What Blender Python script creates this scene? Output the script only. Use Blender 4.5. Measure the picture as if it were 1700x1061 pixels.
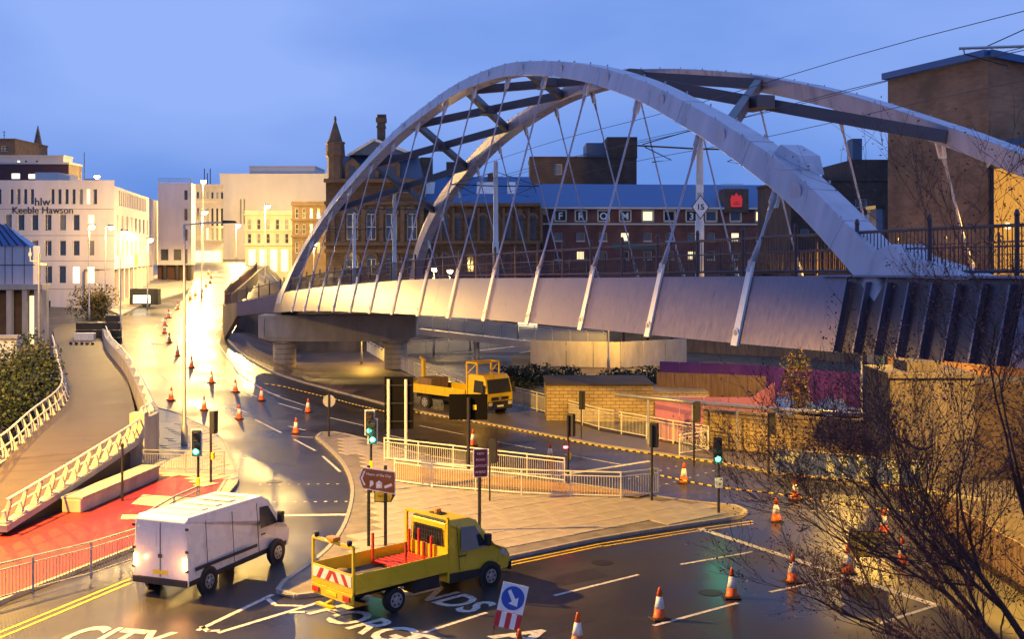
import bpy, bmesh, math, random
from mathutils import Vector, Matrix
random.seed(7)
R = math.radians
for o in list(bpy.data.objects): bpy.data.objects.remove(o)
SC = bpy.context.scene
COL = SC.collection
# ---------------------------------------------------------------- camera
F = 2000.0; HC = 10.0; CX = 850.0; CY = 415.0          # photograph: 1700 x 1061 px, horizon row 415, eye 10 m up
cam = bpy.data.cameras.new('camera'); co = bpy.data.objects.new('camera', cam); COL.objects.link(co)
co.location = (0, 0, HC); co.rotation_euler = (R(90), 0, 0)
cam.sensor_width = 36; cam.lens = F / 1700 * 36; cam.shift_y = -(1061 / 2 - CY) / 1700
cam.clip_end = 6000; cam.clip_start = 0.3
SC.camera = co
# ---------------------------------------------------------------- sky, dim dusk sun, exposure
SUN_EL, SUN_AZ = 4.0, 90.0
w = bpy.data.worlds.new('World'); SC.world = w; w.use_nodes = True
nt = w.node_tree; N = nt.nodes; L = nt.links
bg = N['Background']
sky = N.new('ShaderNodeTexSky'); sky.sky_type = 'NISHITA'; sky.sun_disc = False
sky.sun_elevation = R(SUN_EL); sky.sun_rotation = R(SUN_AZ); sky.ozone_density = 4.0; sky.dust_density = 0.6
tc = N.new('ShaderNodeTexCoord'); mp = N.new('ShaderNodeMapping'); mp.inputs['Scale'].default_value = (1.2, 1.2, 3.5)
nz = N.new('ShaderNodeTexNoise'); nz.inputs['Scale'].default_value = 1.6; nz.inputs['Detail'].default_value = 5; nz.inputs['Roughness'].default_value = .45
L.new(tc.outputs['Generated'], mp.inputs[0]); L.new(mp.outputs[0], nz.inputs[0])
cr = N.new('ShaderNodeValToRGB'); cr.color_ramp.elements[0].position = .38; cr.color_ramp.elements[1].position = .66
cr.color_ramp.elements[0].color = (1.75, 3.7, 10.2, 1); cr.color_ramp.elements[1].color = (4.0, 6.0, 12.6, 1)   # blue dusk cloud veil
L.new(nz.outputs['Fac'], cr.inputs[0])
mx = N.new('ShaderNodeMix'); mx.data_type = 'RGBA'; mx.inputs[0].default_value = .86
L.new(sky.outputs[0], mx.inputs[6]); L.new(cr.outputs[0], mx.inputs[7]); L.new(mx.outputs[2], bg.inputs[0])
bg.inputs[1].default_value = 0.086
sl = bpy.data.lights.new('sun', 'SUN'); so = bpy.data.objects.new('sun', sl); COL.objects.link(so)
sl.energy = 0.2; sl.angle = R(25); sl.color = (.86, .84, 1.0)
so.rotation_euler = (R(12), R(52), 0); so.location = (0, -30, 60)
SC.view_settings.view_transform = 'Standard'; SC.view_settings.look = 'None'
SC.view_settings.exposure = 0.0; SC.view_settings.gamma = 1.0
SODIUM = (1.0, .53, .06); WARM = (1.0, .62, .16)
# ---------------------------------------------------------------- ground shape
KL = [(20, 4.0), (60, 4.0), (69, -5.2), (74, -10.5), (80, -15.6), (88, -19.5), (97, -22.6), (107, -26), (150, -33), (220, -44), (4000, -44)]
def lerp_tab(T, x):
    if x <= T[0][0]: return T[0][1]
    for (a, b), (c, e) in zip(T, T[1:]):
        if x <= c: return b + (e - b) * (x - a) / (c - a)
    return T[-1][1]
RS = [(-9e3, 0), (85, 0), (215, 6.8), (330, 8.2), (9e3, 8.2)]
def zg(x, y):
    r = lerp_tab(RS, min(y, 330) - .8 * max(x, -60))
    k = lerp_tab(KL, y)
    wgt = 1.0 if x <= k else max(0.0, 1 - (x - k) / 6.0)
    return r * wgt
def P(px, py, Y): return Vector(((px - CX) * Y / F, Y, HC - (py - CY) * Y / F))
def G(px, py, off=0.0):
    a, b = 8.0, 600.0
    f = lambda Y: (HC - (py - CY) * Y / F) - zg((px - CX) * Y / F, Y) - off
    Y = a
    while Y < b and f(Y) > 0: Y += 1.0
    lo, hi = Y - 1, Y
    for _ in range(30):
        m = (lo + hi) / 2
        if f(m) > 0: lo = m
        else: hi = m
    return Vector(((px - CX) * lo / F, lo, HC - (py - CY) * lo / F))
def GX(px, Y, off=0.0):
    x = (px - CX) * Y / F
    return Vector((x, Y, zg(x, Y) + off))
# ---------------------------------------------------------------- materials
MATS = {}
def mat(name, col, rough=.6, var=.25, scale=3.0, bump=.0, metal=0.0, spec=.5, emit=None, estr=0, stretch=None, alpha=None, trans=0, coat=0, det=6):
    if name in MATS: return MATS[name]
    m = bpy.data.materials.new(name); m.use_nodes = True
    nt = m.node_tree; b = nt.nodes['Principled BSDF']; n = nt.nodes; l = nt.links
    b.inputs['Roughness'].default_value = rough; b.inputs['Metallic'].default_value = metal
    b.inputs['Specular IOR Level'].default_value = spec; b.inputs['Coat Weight'].default_value = coat
    if trans: b.inputs['Transmission Weight'].default_value = trans
    c = tuple(col) + (1,)
    if var or bump:
        t = n.new('ShaderNodeTexCoord'); no = n.new('ShaderNodeTexNoise'); no.inputs['Scale'].default_value = scale
        no.inputs['Detail'].default_value = det; no.inputs['Roughness'].default_value = .62
        if stretch:
            mp = n.new('ShaderNodeMapping'); mp.inputs['Scale'].default_value = stretch
            l.new(t.outputs['Object'], mp.inputs[0]); l.new(mp.outputs[0], no.inputs[0])
        else: l.new(t.outputs['Object'], no.inputs[0])
        r = n.new('ShaderNodeValToRGB'); r.color_ramp.elements[0].position = .3; r.color_ramp.elements[1].position = .72
        r.color_ramp.elements[0].color = tuple(x * (1 - var) for x in col) + (1,)
        r.color_ramp.elements[1].color = tuple(min(1, x * (1 + var)) for x in col) + (1,)
        l.new(no.outputs['Fac'], r.inputs[0]); l.new(r.outputs[0], b.inputs['Base Color'])
        mr = n.new('ShaderNodeMapRange'); mr.inputs[3].default_value = max(.02, rough - .12); mr.inputs[4].default_value = min(1, rough + .12)
        l.new(no.outputs['Fac'], mr.inputs[0]); l.new(mr.outputs[0], b.inputs['Roughness'])
        if bump:
            n2 = n.new('ShaderNodeTexNoise'); n2.inputs['Scale'].default_value = scale * 14; n2.inputs['Detail'].default_value = 4
            l.new(t.outputs['Object'], n2.inputs[0])
            bp = n.new('ShaderNodeBump'); bp.inputs['Strength'].default_value = bump; bp.inputs['Distance'].default_value = .02
            l.new(n2.outputs['Fac'], bp.inputs['Height']); l.new(bp.outputs[0], b.inputs['Normal'])
    else: b.inputs['Base Color'].default_value = c
    if emit:
        b.inputs['Emission Color'].default_value = tuple(emit) + (1,); b.inputs['Emission Strength'].default_value = estr
    if alpha is not None: b.inputs['Alpha'].default_value = alpha
    MATS[name] = m; return m
def brickmat(name, c1, c2, mortar, sc=1.0, rough=.85, bw=.45, rh=.15, bump=.35, mort=.02):
    if name in MATS: return MATS[name]
    m = mat(name, c1, rough, 0, 1)
    n = m.node_tree.nodes; l = m.node_tree.links; b = n['Principled BSDF']
    t = n.new('ShaderNodeTexCoord'); g = n.new('ShaderNodeNewGeometry')
    # wall coordinate: (horizontal along the wall, height)
    sep = n.new('ShaderNodeSeparateXYZ'); l.new(t.outputs['Object'], sep.inputs[0])
    ad = n.new('ShaderNodeMath'); ad.operation = 'ADD'; l.new(sep.outputs[0], ad.inputs[0]); l.new(sep.outputs[1], ad.inputs[1])
    cb = n.new('ShaderNodeCombineXYZ'); l.new(ad.outputs[0], cb.inputs[0]); l.new(sep.outputs[2], cb.inputs[1])
    br = n.new('ShaderNodeTexBrick'); br.inputs['Scale'].default_value = sc
    br.inputs['Brick Width'].default_value = bw; br.inputs['Row Height'].default_value = rh; br.inputs['Mortar Size'].default_value = mort
    br.inputs['Color1'].default_value = tuple(c1) + (1,); br.inputs['Color2'].default_value = tuple(c2) + (1,); br.inputs['Mortar'].default_value = tuple(mortar) + (1,)
    l.new(cb.outputs[0], br.inputs[0])
    no = n.new('ShaderNodeTexNoise'); no.inputs['Scale'].default_value = .5; no.inputs['Detail'].default_value = 7
    l.new(t.outputs['Object'], no.inputs[0])
    mr = n.new('ShaderNodeMapRange'); mr.inputs[1].default_value = .3; mr.inputs[2].default_value = .7; mr.inputs[3].default_value = .6; mr.inputs[4].default_value = 1.25
    l.new(no.outputs['Fac'], mr.inputs[0])
    mu = n.new('ShaderNodeMix'); mu.data_type = 'RGBA'; mu.blend_type = 'MULTIPLY'; mu.inputs[0].default_value = 1
    l.new(br.outputs[0], mu.inputs[6]); l.new(mr.outputs[0], mu.inputs[7]); l.new(mu.outputs[2], b.inputs['Base Color'])
    bp = n.new('ShaderNodeBump'); bp.inputs['Strength'].default_value = bump; bp.inputs['Distance'].default_value = .015
    l.new(br.outputs['Fac'], bp.inputs['Height']); bp.invert = True; l.new(bp.outputs[0], b.inputs['Normal'])
    return m
def asphalt():
    m = mat('wet_asphalt', (.05, .048, .055), .3, 0, 1)
    n = m.node_tree.nodes; l = m.node_tree.links; b = n['Principled BSDF']
    t = n.new('ShaderNodeTexCoord')
    a = n.new('ShaderNodeTexNoise'); a.inputs['Scale'].default_value = .22; a.inputs['Detail'].default_value = 6; l.new(t.outputs['Object'], a.inputs[0])
    c = n.new('ShaderNodeTexNoise'); c.inputs['Scale'].default_value = 26; c.inputs['Detail'].default_value = 3; l.new(t.outputs['Object'], c.inputs[0])
    r = n.new('ShaderNodeValToRGB'); e = r.color_ramp.elements; e[0].position = .3; e[1].position = .75
    e[0].color = (.018, .017, .022, 1); e[1].color = (.050, .046, .048, 1); l.new(a.outputs['Fac'], r.inputs[0])
    r2 = n.new('ShaderNodeMapRange'); r2.inputs[1].default_value = .35; r2.inputs[2].default_value = .7; r2.inputs[3].default_value = .65; r2.inputs[4].default_value = 1.5
    l.new(c.outputs['Fac'], r2.inputs[0])
    mu = n.new('ShaderNodeMix'); mu.data_type = 'RGBA'; mu.blend_type = 'MULTIPLY'; mu.inputs[0].default_value = 1
    l.new(r.outputs[0], mu.inputs[6]); l.new(r2.outputs[0], mu.inputs[7]); l.new(mu.outputs[2], b.inputs['Base Color'])
    rr = n.new('ShaderNodeMapRange'); rr.inputs[1].default_value = .3; rr.inputs[2].default_value = .7; rr.inputs[3].default_value = .24; rr.inputs[4].default_value = .5
    l.new(a.outputs['Fac'], rr.inputs[0]); l.new(rr.outputs[0], b.inputs['Roughness'])
    bp = n.new('ShaderNodeBump'); bp.inputs['Strength'].default_value = .35; bp.inputs['Distance'].default_value = .012
    l.new(c.outputs['Fac'], bp.inputs['Height']); l.new(bp.outputs[0], b.inputs['Normal'])
    return m
M = dict(
 asphalt=asphalt(),
 paint=mat('road_paint', (.60, .59, .55), .55, .42, 7, .2), ypaint=mat('yellow_paint', (.75, .50, .03), .55, .2, 6),
 slab=mat('paving_slab', (.40, .35, .28), .55, .22, 1.2, .25), slab2=mat('paving_bed', (.20, .175, .15), .7, .3, 2),
 kerb=mat('kerb_stone', (.36, .33, .29), .6, .22, 2.5, .2),
 concrete=mat('concrete', (.38, .35, .30), .75, .25, 1.1, .25, stretch=(1, 1, .35)),
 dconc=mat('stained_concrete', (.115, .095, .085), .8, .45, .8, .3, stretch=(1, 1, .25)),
 redsurf=mat('red_surfacing', (.19, .012, .010), .55, .22, 1.5, .3),
 steel=mat('bridge_paint', (.40, .37, .44), .3, .22, .9, .06, .0, .5, stretch=(1.6, 1.6, .22)),
 steel_d=mat('brace_paint', (.07, .06, .075), .45, .12, .9),
 girder=mat('brushed_cladding', (.15, .125, .175), .32, .16, 2.2, 0, .5, .5, stretch=(5, 5, .5)),
 strap=mat('strap_paint', (.74, .72, .68), .42, .08, 2),
 pin=mat('pin_steel', (.40, .38, .42), .35, .1, 3, 0, .7),
 rail=mat('maroon_rail_paint', (.055, .028, .035), .4, .15, 3),
 dark=mat('black_metal', (.018, .017, .02), .45, .2, 3), grey=mat('galvanised', (.42, .42, .43), .4, .15, 4, 0, .6),
 wht=mat('white_fence_paint', (.74, .72, .64), .45, .12, 4),
 glass=mat('dark_glass', (.035, .04, .05), .08, .0, 1, 0, 0, .8), blind=mat('window_blind', (.16, .15, .15), .3, .25, .6, spec=.7),
 lit=mat('lit_window', (.9, .8, .5), .5, 0, 1, emit=(1, .78, .36), estr=1.6),
 litw=mat('bright_window', (.9, .9, .8), .5, 0, 1, emit=(1, .92, .66), estr=2.6),
 frame=mat('window_frame', (.55, .52, .46), .5, .1, 3),
 lamp=mat('sodium_lens', (1, .8, .4), .4, 0, 1, emit=(1, .66, .24), estr=60),
 yellow=mat('yellow_vehicle_paint', (.72, .50, .015), .3, .07, 2, coat=.4), white=mat('white_vehicle_paint', (.70, .69, .68), .28, .05, 2, coat=.4),
 tyre=mat('tyre_rubber', (.016, .016, .017), .8, .2, 8), rim=mat('wheel_rim', (.50, .50, .50), .35, .1, 6, 0, .7), plastic=mat('black_plastic', (.022, .022, .024), .55, .15, 5),
 red=mat('red_paint', (.50, .035, .02), .5, .12, 5), orange=mat('cone_orange', (.72, .12, .015), .5, .12, 6), sleeve=mat('cone_sleeve', (.80, .78, .74), .45, .1, 6),
 tail=mat('tail_lamp', (.5, .03, .02), .25, 0, 1, spec=.7), taillit=mat('lit_tail_lamp', (1, .5, .2), .3, 0, 1, emit=(1, .36, .08), estr=22),
 blue=mat('sign_blue', (.02, .08, .42), .4, .05, 3), swhite=mat('sign_white', (.80, .80, .78), .4, .05, 3), sbrown=mat('sign_brown', (.27, .085, .02), .45, .08, 3),
 smaroon=mat('sign_maroon', (.16, .022, .035), .45, .08, 3), syellow=mat('sign_yellow', (.82, .62, .02), .45, .06, 3), sred=mat('sign_red', (.55, .025, .03), .4, .06, 3),
 green_l=mat('green_lens_lit', (.1, .9, .5), .3, 0, 1, emit=(.08, 1, .48), estr=9), red_l=mat('red_lens_lit', (.9, .1, .1), .3, 0, 1, emit=(1, .06, .06), estr=14),
 hl=mat('white_render_wall', (.56, .50, .51), .7, .16, .35, .1, stretch=(1, 1, .3)), cream=mat('cream_stone', (.62, .54, .40), .75, .15, .5, .15),
 palew=mat('pale_concrete_wall', (.50, .47, .45), .8, .12, .22, .1, stretch=(1, 1, .4)),
 sand=brickmat('sooty_sandstone', (.095, .062, .042), (.06, .04, .028), (.03, .022, .016), 1, .9, .9, .42, .5, .025),
 sandt=mat('sandstone_trim', (.11, .075, .052), .85, .35, 1.2, .3), slate=mat('blue_slate', (.055, .085, .15), .5, .25, 2, .3, stretch=(3, 3, 6)),
 hroof=mat('blue_roof_sheet', (.03, .10, .26), .42, .1, .5, stretch=(1, 6, 6)), hbrick=brickmat('red_brick', (.20, .055, .038), (.15, .042, .03), (.15, .11, .09), 1, .9, .225, .075, .3, .01),
 dbrick=brickmat('dark_brick', (.085, .055, .045), (.06, .04, .035), (.05, .04, .035), 1, .9, .3, .1, .3, .012),
 tbrick=brickmat('tan_brick', (.33, .17, .09), (.25, .125, .065), (.24, .16, .10), 1, .85, .45, .15, .35, .012),
 ybrick=brickmat('buff_block_wall', (.42, .32, .17), (.33, .25, .13), (.17, .13, .08), 1, .85, .5, .2, .7, .02),
 brickpave=brickmat('brick_paving', (.20, .125, .085), (.15, .095, .07), (.08, .06, .05), 1, .6, .22, .11, .3, .01),
 maroonwall=mat('dark_red_cladding', (.06, .022, .024), .6, .2, 1), purple=mat('purple_hoarding', (.20, .055, .22), .55, .18, .8), pink=mat('pink_hoarding', (.42, .16, .28), .6, .15, .8),
 wood=mat('weathered_timber', (.20, .13, .08), .8, .4, 2.5, .3, stretch=(4, 4, .4)), bluesheet=mat('blue_site_sheet', (.20, .30, .48), .5, .3, 1),
 dirt=mat('rough_soil', (.06, .045, .03), .9, .5, .9, .6), leafg=mat('green_leaf', (.045, .062, .022), .6, .5, 1.5), leafd=mat('dark_green_leaf', (.022, .034, .016), .6, .4, 1.5),
 leafr=mat('dark_red_leaf', (.15, .02, .03), .6, .5, 1.5), leafy=mat('autumn_leaf', (.28, .17, .03), .6, .5, 1.5), bark=mat('bark', (.085, .036, .03), .85, .4, 9, .5),
 gpanel=mat('glazed_parapet', (.35, .36, .36), .15, .1, 1, spec=.7, alpha=.55), pale=mat('pale_paint', (.62, .60, .58), .5, .15, 2),
 blackb=mat('sign_back', (.006, .0055, .0065), .85, .1, 3, spec=.1), tape=None)
def stripes(name, ca, cb, freq, axis=0):
    m = mat(name, ca, .55, 0, 1); n = m.node_tree.nodes; l = m.node_tree.links
    u = n.new('ShaderNodeUVMap'); s = n.new('ShaderNodeSeparateXYZ'); l.new(u.outputs[0], s.inputs[0])
    mm = n.new('ShaderNodeMath'); mm.operation = 'MULTIPLY'; mm.inputs[1].default_value = freq; l.new(s.outputs[0], mm.inputs[0])
    fr = n.new('ShaderNodeMath'); fr.operation = 'FRACT'; l.new(mm.outputs[0], fr.inputs[0])
    g = n.new('ShaderNodeMath'); g.operation = 'GREATER_THAN'; g.inputs[1].default_value = .5; l.new(fr.outputs[0], g.inputs[0])
    x = n.new('ShaderNodeMix'); x.data_type = 'RGBA'; x.inputs[6].default_value = tuple(ca) + (1,); x.inputs[7].default_value = tuple(cb) + (1,)
    l.new(g.outputs[0], x.inputs[0]); l.new(x.outputs[2], n['Principled BSDF'].inputs['Base Color']); return m
M['tape'] = stripes('striped_tape', (.80, .55, .05), (.02, .02, .02), 1)
# ---------------------------------------------------------------- mesh helpers
class MB:
    def __init__(s): s.v = []; s.f = []
    def poly(s, pts):
        i = len(s.v); s.v += [tuple(p) for p in pts]; s.f.append(tuple(range(i, i + len(pts)))); return s
    def hexa(s, p):            # 8 points: bottom 0-3 ccw, top 4-7
        i = len(s.v); s.v += [tuple(q) for q in p]
        for f in ((3, 2, 1, 0), (4, 5, 6, 7), (0, 1, 5, 4), (1, 2, 6, 5), (2, 3, 7, 6), (3, 0, 4, 7)): s.f.append(tuple(i + k for k in f))
        return s
    def box(s, x0, x1, y0, y1, z0, z1):
        return s.hexa([(x0, y0, z0), (x1, y0, z0), (x1, y1, z0), (x0, y1, z0), (x0, y0, z1), (x1, y0, z1), (x1, y1, z1), (x0, y1, z1)])
    def bar(s, a, b, wd, ht, up=(0, 0, 1)):      # rectangular bar from a to b
        a = Vector(a); b = Vector(b); d = (b - a).normalized(); up = Vector(up)
        r = d.cross(up)
        if r.length < 1e-4: r = d.cross(Vector((0, 1, 0)))
        r.normalize(); u = r.cross(d)
        q = []
        for e in (a, b):
            q.append([e - r * wd / 2 - u * ht / 2, e + r * wd / 2 - u * ht / 2, e + r * wd / 2 + u * ht / 2, e - r * wd / 2 + u * ht / 2])
        return s.hexa(q[0] + q[1])
    def tube(s, pts, rad, n=6, cap=True):
        pts = [Vector(p) for p in pts]; rr = rad if isinstance(rad, (list, tuple)) else [rad] * len(pts)
        i0 = len(s.v); pr = None
        for k, p in enumerate(pts):
            d = (pts[min(k + 1, len(pts) - 1)] - pts[max(k - 1, 0)]).normalized()
            if pr is None:
                r = d.cross(Vector((0, 0, 1)))
                if r.length < 1e-3: r = Vector((1, 0, 0))
            else: r = pr - d * pr.dot(d)
            r.normalize(); pr = r; u = d.cross(r)
            for j in range(n):
                t = 2 * math.pi * j / n; s.v.append(tuple(p + (r * math.cos(t) + u * math.sin(t)) * rr[k]))
        for k in range(len(pts) - 1):
            for j in range(n):
                a = i0 + k * n + j; b = i0 + k * n + (j + 1) % n; s.f.append((a, b, b + n, a + n))
        if cap:
            s.f.append(tuple(i0 + n - 1 - j for j in range(n))); e = i0 + (len(pts) - 1) * n; s.f.append(tuple(e + j for j in range(n)))
        return s
    def lathe(s, prof, n=16, c=(0, 0, 0)):        # prof: (r, z)
        i0 = len(s.v)
        for r, z in prof:
            for j in range(n):
                t = 2 * math.pi * j / n; s.v.append((c[0] + r * math.cos(t), c[1] + r * math.sin(t), c[2] + z))
        for k in range(len(prof) - 1):
            for j in range(n):
                a = i0 + k * n + j; b = i0 + k * n + (j + 1) % n; s.f.append((a, b, b + n, a + n))
        s.f.append(tuple(i0 + n - 1 - j for j in range(n))); e = i0 + (len(prof) - 1) * n; s.f.append(tuple(e + j for j in range(n)))
        return s
    def prism(s, pts, d):       # polygon (3d points) extruded along vector d
        pts = [Vector(p) for p in pts]; d = Vector(d); n = len(pts); i = len(s.v)
        s.v += [tuple(p) for p in pts] + [tuple(p + d) for p in pts]
        s.f.append(tuple(i + n - 1 - k for k in range(n))); s.f.append(tuple(i + n + k for k in range(n)))
        for k in range(n): s.f.append((i + k, i + (k + 1) % n, i + n + (k + 1) % n, i + n + k))
        return s
    def mesh(s, name, m, fix=True):
        me = bpy.data.meshes.new(name); me.from_pydata(s.v, [], s.f)
        if fix:
            bm = bmesh.new(); bm.from_mesh(me); bmesh.ops.recalc_face_normals(bm, faces=bm.faces); bm.to_mesh(me); bm.free()
        if m: me.materials.append(m)
        return me
    def build(s, name, m, parent=None, bevel=0, smooth=False, fix=True, **k):
        return obj(name, s.mesh(name, m, fix), parent, bevel, smooth, **k)
def obj(name, me, parent=None, bevel=0, smooth=False, label=None, cat=None, group=None, kind=None, loc=None, rotz=None):
    o = bpy.data.objects.new(name, me); COL.objects.link(o)
    if parent: o.parent = parent
    if loc is not None: o.location = loc
    if rotz is not None: o.rotation_euler = (0, 0, rotz)
    if smooth and me:
        for p in me.polygons: p.use_smooth = True
    if bevel:
        b = o.modifiers.new('b', 'BEVEL'); b.width = bevel; b.segments = 2; b.limit_method = 'ANGLE'; b.angle_limit = R(40)
    if label: o['label'] = label
    if cat: o['category'] = cat
    if group: o['group'] = group
    if kind: o['kind'] = kind
    return o
def thing(name, label, cat, loc=(0, 0, 0), rotz=0, group=None):
    return obj(name, None, None, loc=loc, rotz=rotz, label=label, cat=cat, group=group)
def dup(root, loc, rotz=None, label=None, group=None):
    def cp(o, par):
        c = o.copy(); COL.objects.link(c); c.parent = par
        for ch in list(o.children): cp(ch, c)
        return c
    r = cp(root, None); r.location = loc
    if rotz is not None: r.rotation_euler = (0, 0, rotz)
    if label: r['label'] = label
    if group: r['group'] = group
    return r
def text_mesh(s, size, ext, m, align='LEFT', bold=False):
    cu = bpy.data.curves.new('t', 'FONT'); cu.body = s; cu.size = size; cu.extrude = ext; cu.align_x = align; cu.resolution_u = 3
    if bold: cu.offset = size * .02
    o = bpy.data.objects.new('t', cu); COL.objects.link(o)
    dg = bpy.context.evaluated_depsgraph_get(); me = bpy.data.meshes.new_from_object(o.evaluated_get(dg))
    bpy.data.objects.remove(o); me.materials.clear(); me.materials.append(m); return me
def text_on(name, s, size, ext, m, mtx, parent=None, align='LEFT', bold=False, **k):
    me = text_mesh(s, size, ext, m, align, bold); me.transform(mtx); return obj(name, me, parent, **k)
def upright(o, ux, loc):         # matrix: text x along ux (horizontal), y up, at loc
    ux = Vector(ux).normalized(); z = Vector((0, 0, 1)); nn = ux.cross(z)
    m = Matrix((ux, z, nn)).transposed().to_4x4(); m.translation = Vector(loc); return m
def point_light(name, loc, power, col=SODIUM, rad=.25, spot=None):
    l = bpy.data.lights.new(name, 'SPOT' if spot else 'POINT'); l.energy = power; l.color = col; l.shadow_soft_size = rad
    if spot: l.spot_size = R(spot); l.spot_blend = .2
    o = bpy.data.objects.new(name, l); COL.objects.link(o); o.location = loc; return o
# ================================================================ GROUND
def lines(a, b, st): 
    n = int(round((b - a) / st)); return [a + st * i for i in range(n + 1)]
GXS = [-4000, -1500, -700, -350, -200, -130, -90, -75] + lines(-60, 60, 1.5) + [75, 90, 130, 200, 350, 700, 1500, 4000]
GYS = [-60, -30, -10] + lines(0, 240, 1.5) + [260, 300, 330, 400, 600, 1000, 2000, 4500]
mb = MB(); nx = len(GXS)
for y in GYS:
    for x in GXS: mb.v.append((x, y, zg(x, y)))
for j in range(len(GYS) - 1):
    for i in range(nx - 1): a = j * nx + i; mb.f.append((a, a + 1, a + nx + 1, a + nx))
ground = mb.build('road', M['asphalt'], kind='structure', smooth=True, fix=False)
def drape(pts, off, name, m, zf=None, **k):
    bm = bmesh.new(); vs = [bm.verts.new((p[0], p[1], 0)) for p in pts]; fc = bm.faces.new(vs); fc.normal_update()
    if fc.normal.z < 0: fc.normal_flip()
    fc.normal_update()
    bmesh.ops.triangulate(bm, faces=bm.faces, ngon_method='EAR_CLIP')
    xs = [p[0] for p in pts]; ys = [p[1] for p in pts]
    for ax, lo, hi in ((0, min(xs), max(xs)), (1, min(ys), max(ys))):
        q = math.floor(lo / 1.5) * 1.5
        while q < hi:
            q += 1.5
            no = (1, 0, 0) if ax == 0 else (0, 1, 0); c = (q, 0, 0) if ax == 0 else (0, q, 0)
            bmesh.ops.bisect_plane(bm, geom=bm.verts[:] + bm.edges[:] + bm.faces[:], plane_co=c, plane_no=no, dist=1e-5)
    zf = zf or zg
    for v in bm.verts: v.co.z = zf(v.co.x, v.co.y) + off
    bmesh.ops.recalc_face_normals(bm, faces=bm.faces)
    if sum(f.normal.z for f in bm.faces) < 0: bmesh.ops.reverse_faces(bm, faces=bm.faces)
    me = bpy.data.meshes.new(name); bm.to_mesh(me); bm.free(); me.materials.append(m)
    return obj(name, me, **k)
def smooth_line(pts, n=4):       # Catmull-Rom through points
    pts = [Vector(p) for p in pts]; o = []
    for i in range(len(pts) - 1):
        p0 = pts[max(i - 1, 0)]; p1 = pts[i]; p2 = pts[i + 1]; p3 = pts[min(i + 2, len(pts) - 1)]
        for k in range(n):
            t = k / n
            o.append(.5 * ((2 * p1) + (p2 - p0) * t + (2 * p0 - 5 * p1 + 4 * p2 - p3) * t * t + (3 * p1 - p0 - 3 * p2 + p3) * t ** 3))
    o.append(pts[-1]); return o
def resample(pts, step):
    pts = [Vector((p[0], p[1], 0)) for p in pts]; o = [pts[0]]; acc = 0
    for a, b in zip(pts, pts[1:]):
        L_ = (b - a).length; d = step - acc
        while d <= L_: o.append(a.lerp(b, d / L_)); d += step
        acc = (acc + L_) % step
    return o
def pxline(l): return [G(*p) for p in l]
KERB_ME = MB().box(-.5, .5, -.07, .07, -.1, .125).mesh('kerb_stone', M['kerb'])
def kerbs(pts, parent, zf=zg, step=.95, lift=0):
    q = resample(pts, step)
    for a, b in zip(q, q[1:]):
        c = (a + b) / 2; o = obj('kerb_stone', KERB_ME, parent)
        o.location = (c.x, c.y, zf(c.x, c.y) + lift + random.uniform(-.004, .004)); o.scale = ((b - a).length * .985, 1, 1)
        sl = math.atan2(zf(b.x, b.y) - zf(a.x, a.y), (b - a).length)
        o.rotation_euler = (0, -sl, math.atan2(b.y - a.y, b.x - a.x))
def inside(p, poly):
    c = False; n = len(poly); j = n - 1
    for i in range(n):
        a, b = poly[i], poly[j]
        if (a[1] > p[1]) != (b[1] > p[1]) and p[0] < (b[0] - a[0]) * (p[1] - a[1]) / (b[1] - a[1]) + a[0]: c = not c
        j = i
    return c
def slabs(poly, parent, sx, sy, ang, off, m, maxn=300, jitter=.006):
    me = MB().box(-sx / 2 + .012, sx / 2 - .012, -sy / 2 + .012, sy / 2 - .012, -.03, .012).mesh('paving_slab', m)
    c, s = math.cos(ang), math.sin(ang); n = 0; out = []
    xs = [p[0] for p in poly]; ys = [p[1] for p in poly]; cx = sum(xs) / len(xs); cy = sum(ys) / len(ys)
    for j in range(-60, 61):
        for i in range(-60, 61):
            u = (i + (.5 if j % 2 else 0)) * sx; v = j * sy
            x = cx + u * c - v * s; y = cy + u * s + v * c
            cor = [(x + a * c - b * s, y + a * s + b * c) for a in (-sx / 2 - .1, sx / 2 + .1) for b in (-sy / 2 - .1, sy / 2 + .1)]
            if all(inside(q, poly) for q in cor): out.append((x, y))
    out.sort(key=lambda p: p[1])
    for x, y in out[:maxn]:
        o = obj('paving_slab', me, parent); o.location = (x, y, zg(x, y) + off + random.uniform(-jitter, jitter)); o.rotation_euler = (random.uniform(-.004, .004), random.uniform(-.004, .004), ang)
# --- central traffic island
isl_px = [(525, 728), (545, 745), (570, 772), (584, 805), (583, 838), (570, 880), (542, 918), (505, 948), (470, 972), (461, 984), (474, 994), (510, 993), (560, 985), (700, 958), (832, 932),
          (1000, 897), (1160, 872), (1228, 861), (1238, 852), (1222, 844), (1160, 838), (1095, 829), (1010, 815), (922, 802), (850, 786), (770, 770), (690, 755), (610, 733), (560, 721), (535, 720)]
isl = [(p.x, p.y) for p in smooth_line(pxline(isl_px), 3)]
island = drape(isl, .1, 'traffic_island', M['slab2'], kind='structure')
kerbs(isl + isl[:1], island)
slabs(isl, island, 1.05, .95, R(38), .115, M['slab'], 300)
# tactile blocks and sand-coloured crossing strip between the guard rails
drape([G(*p) for p in [(655, 775), (760, 790), (925, 808), (1080, 826), (1060, 832), (900, 822), (740, 812), (655, 800)]], .15, 'crossing_strip', mat('buff_tactile', (.42, .27, .10), .6, .25, 2, .5), kind='structure')
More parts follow.
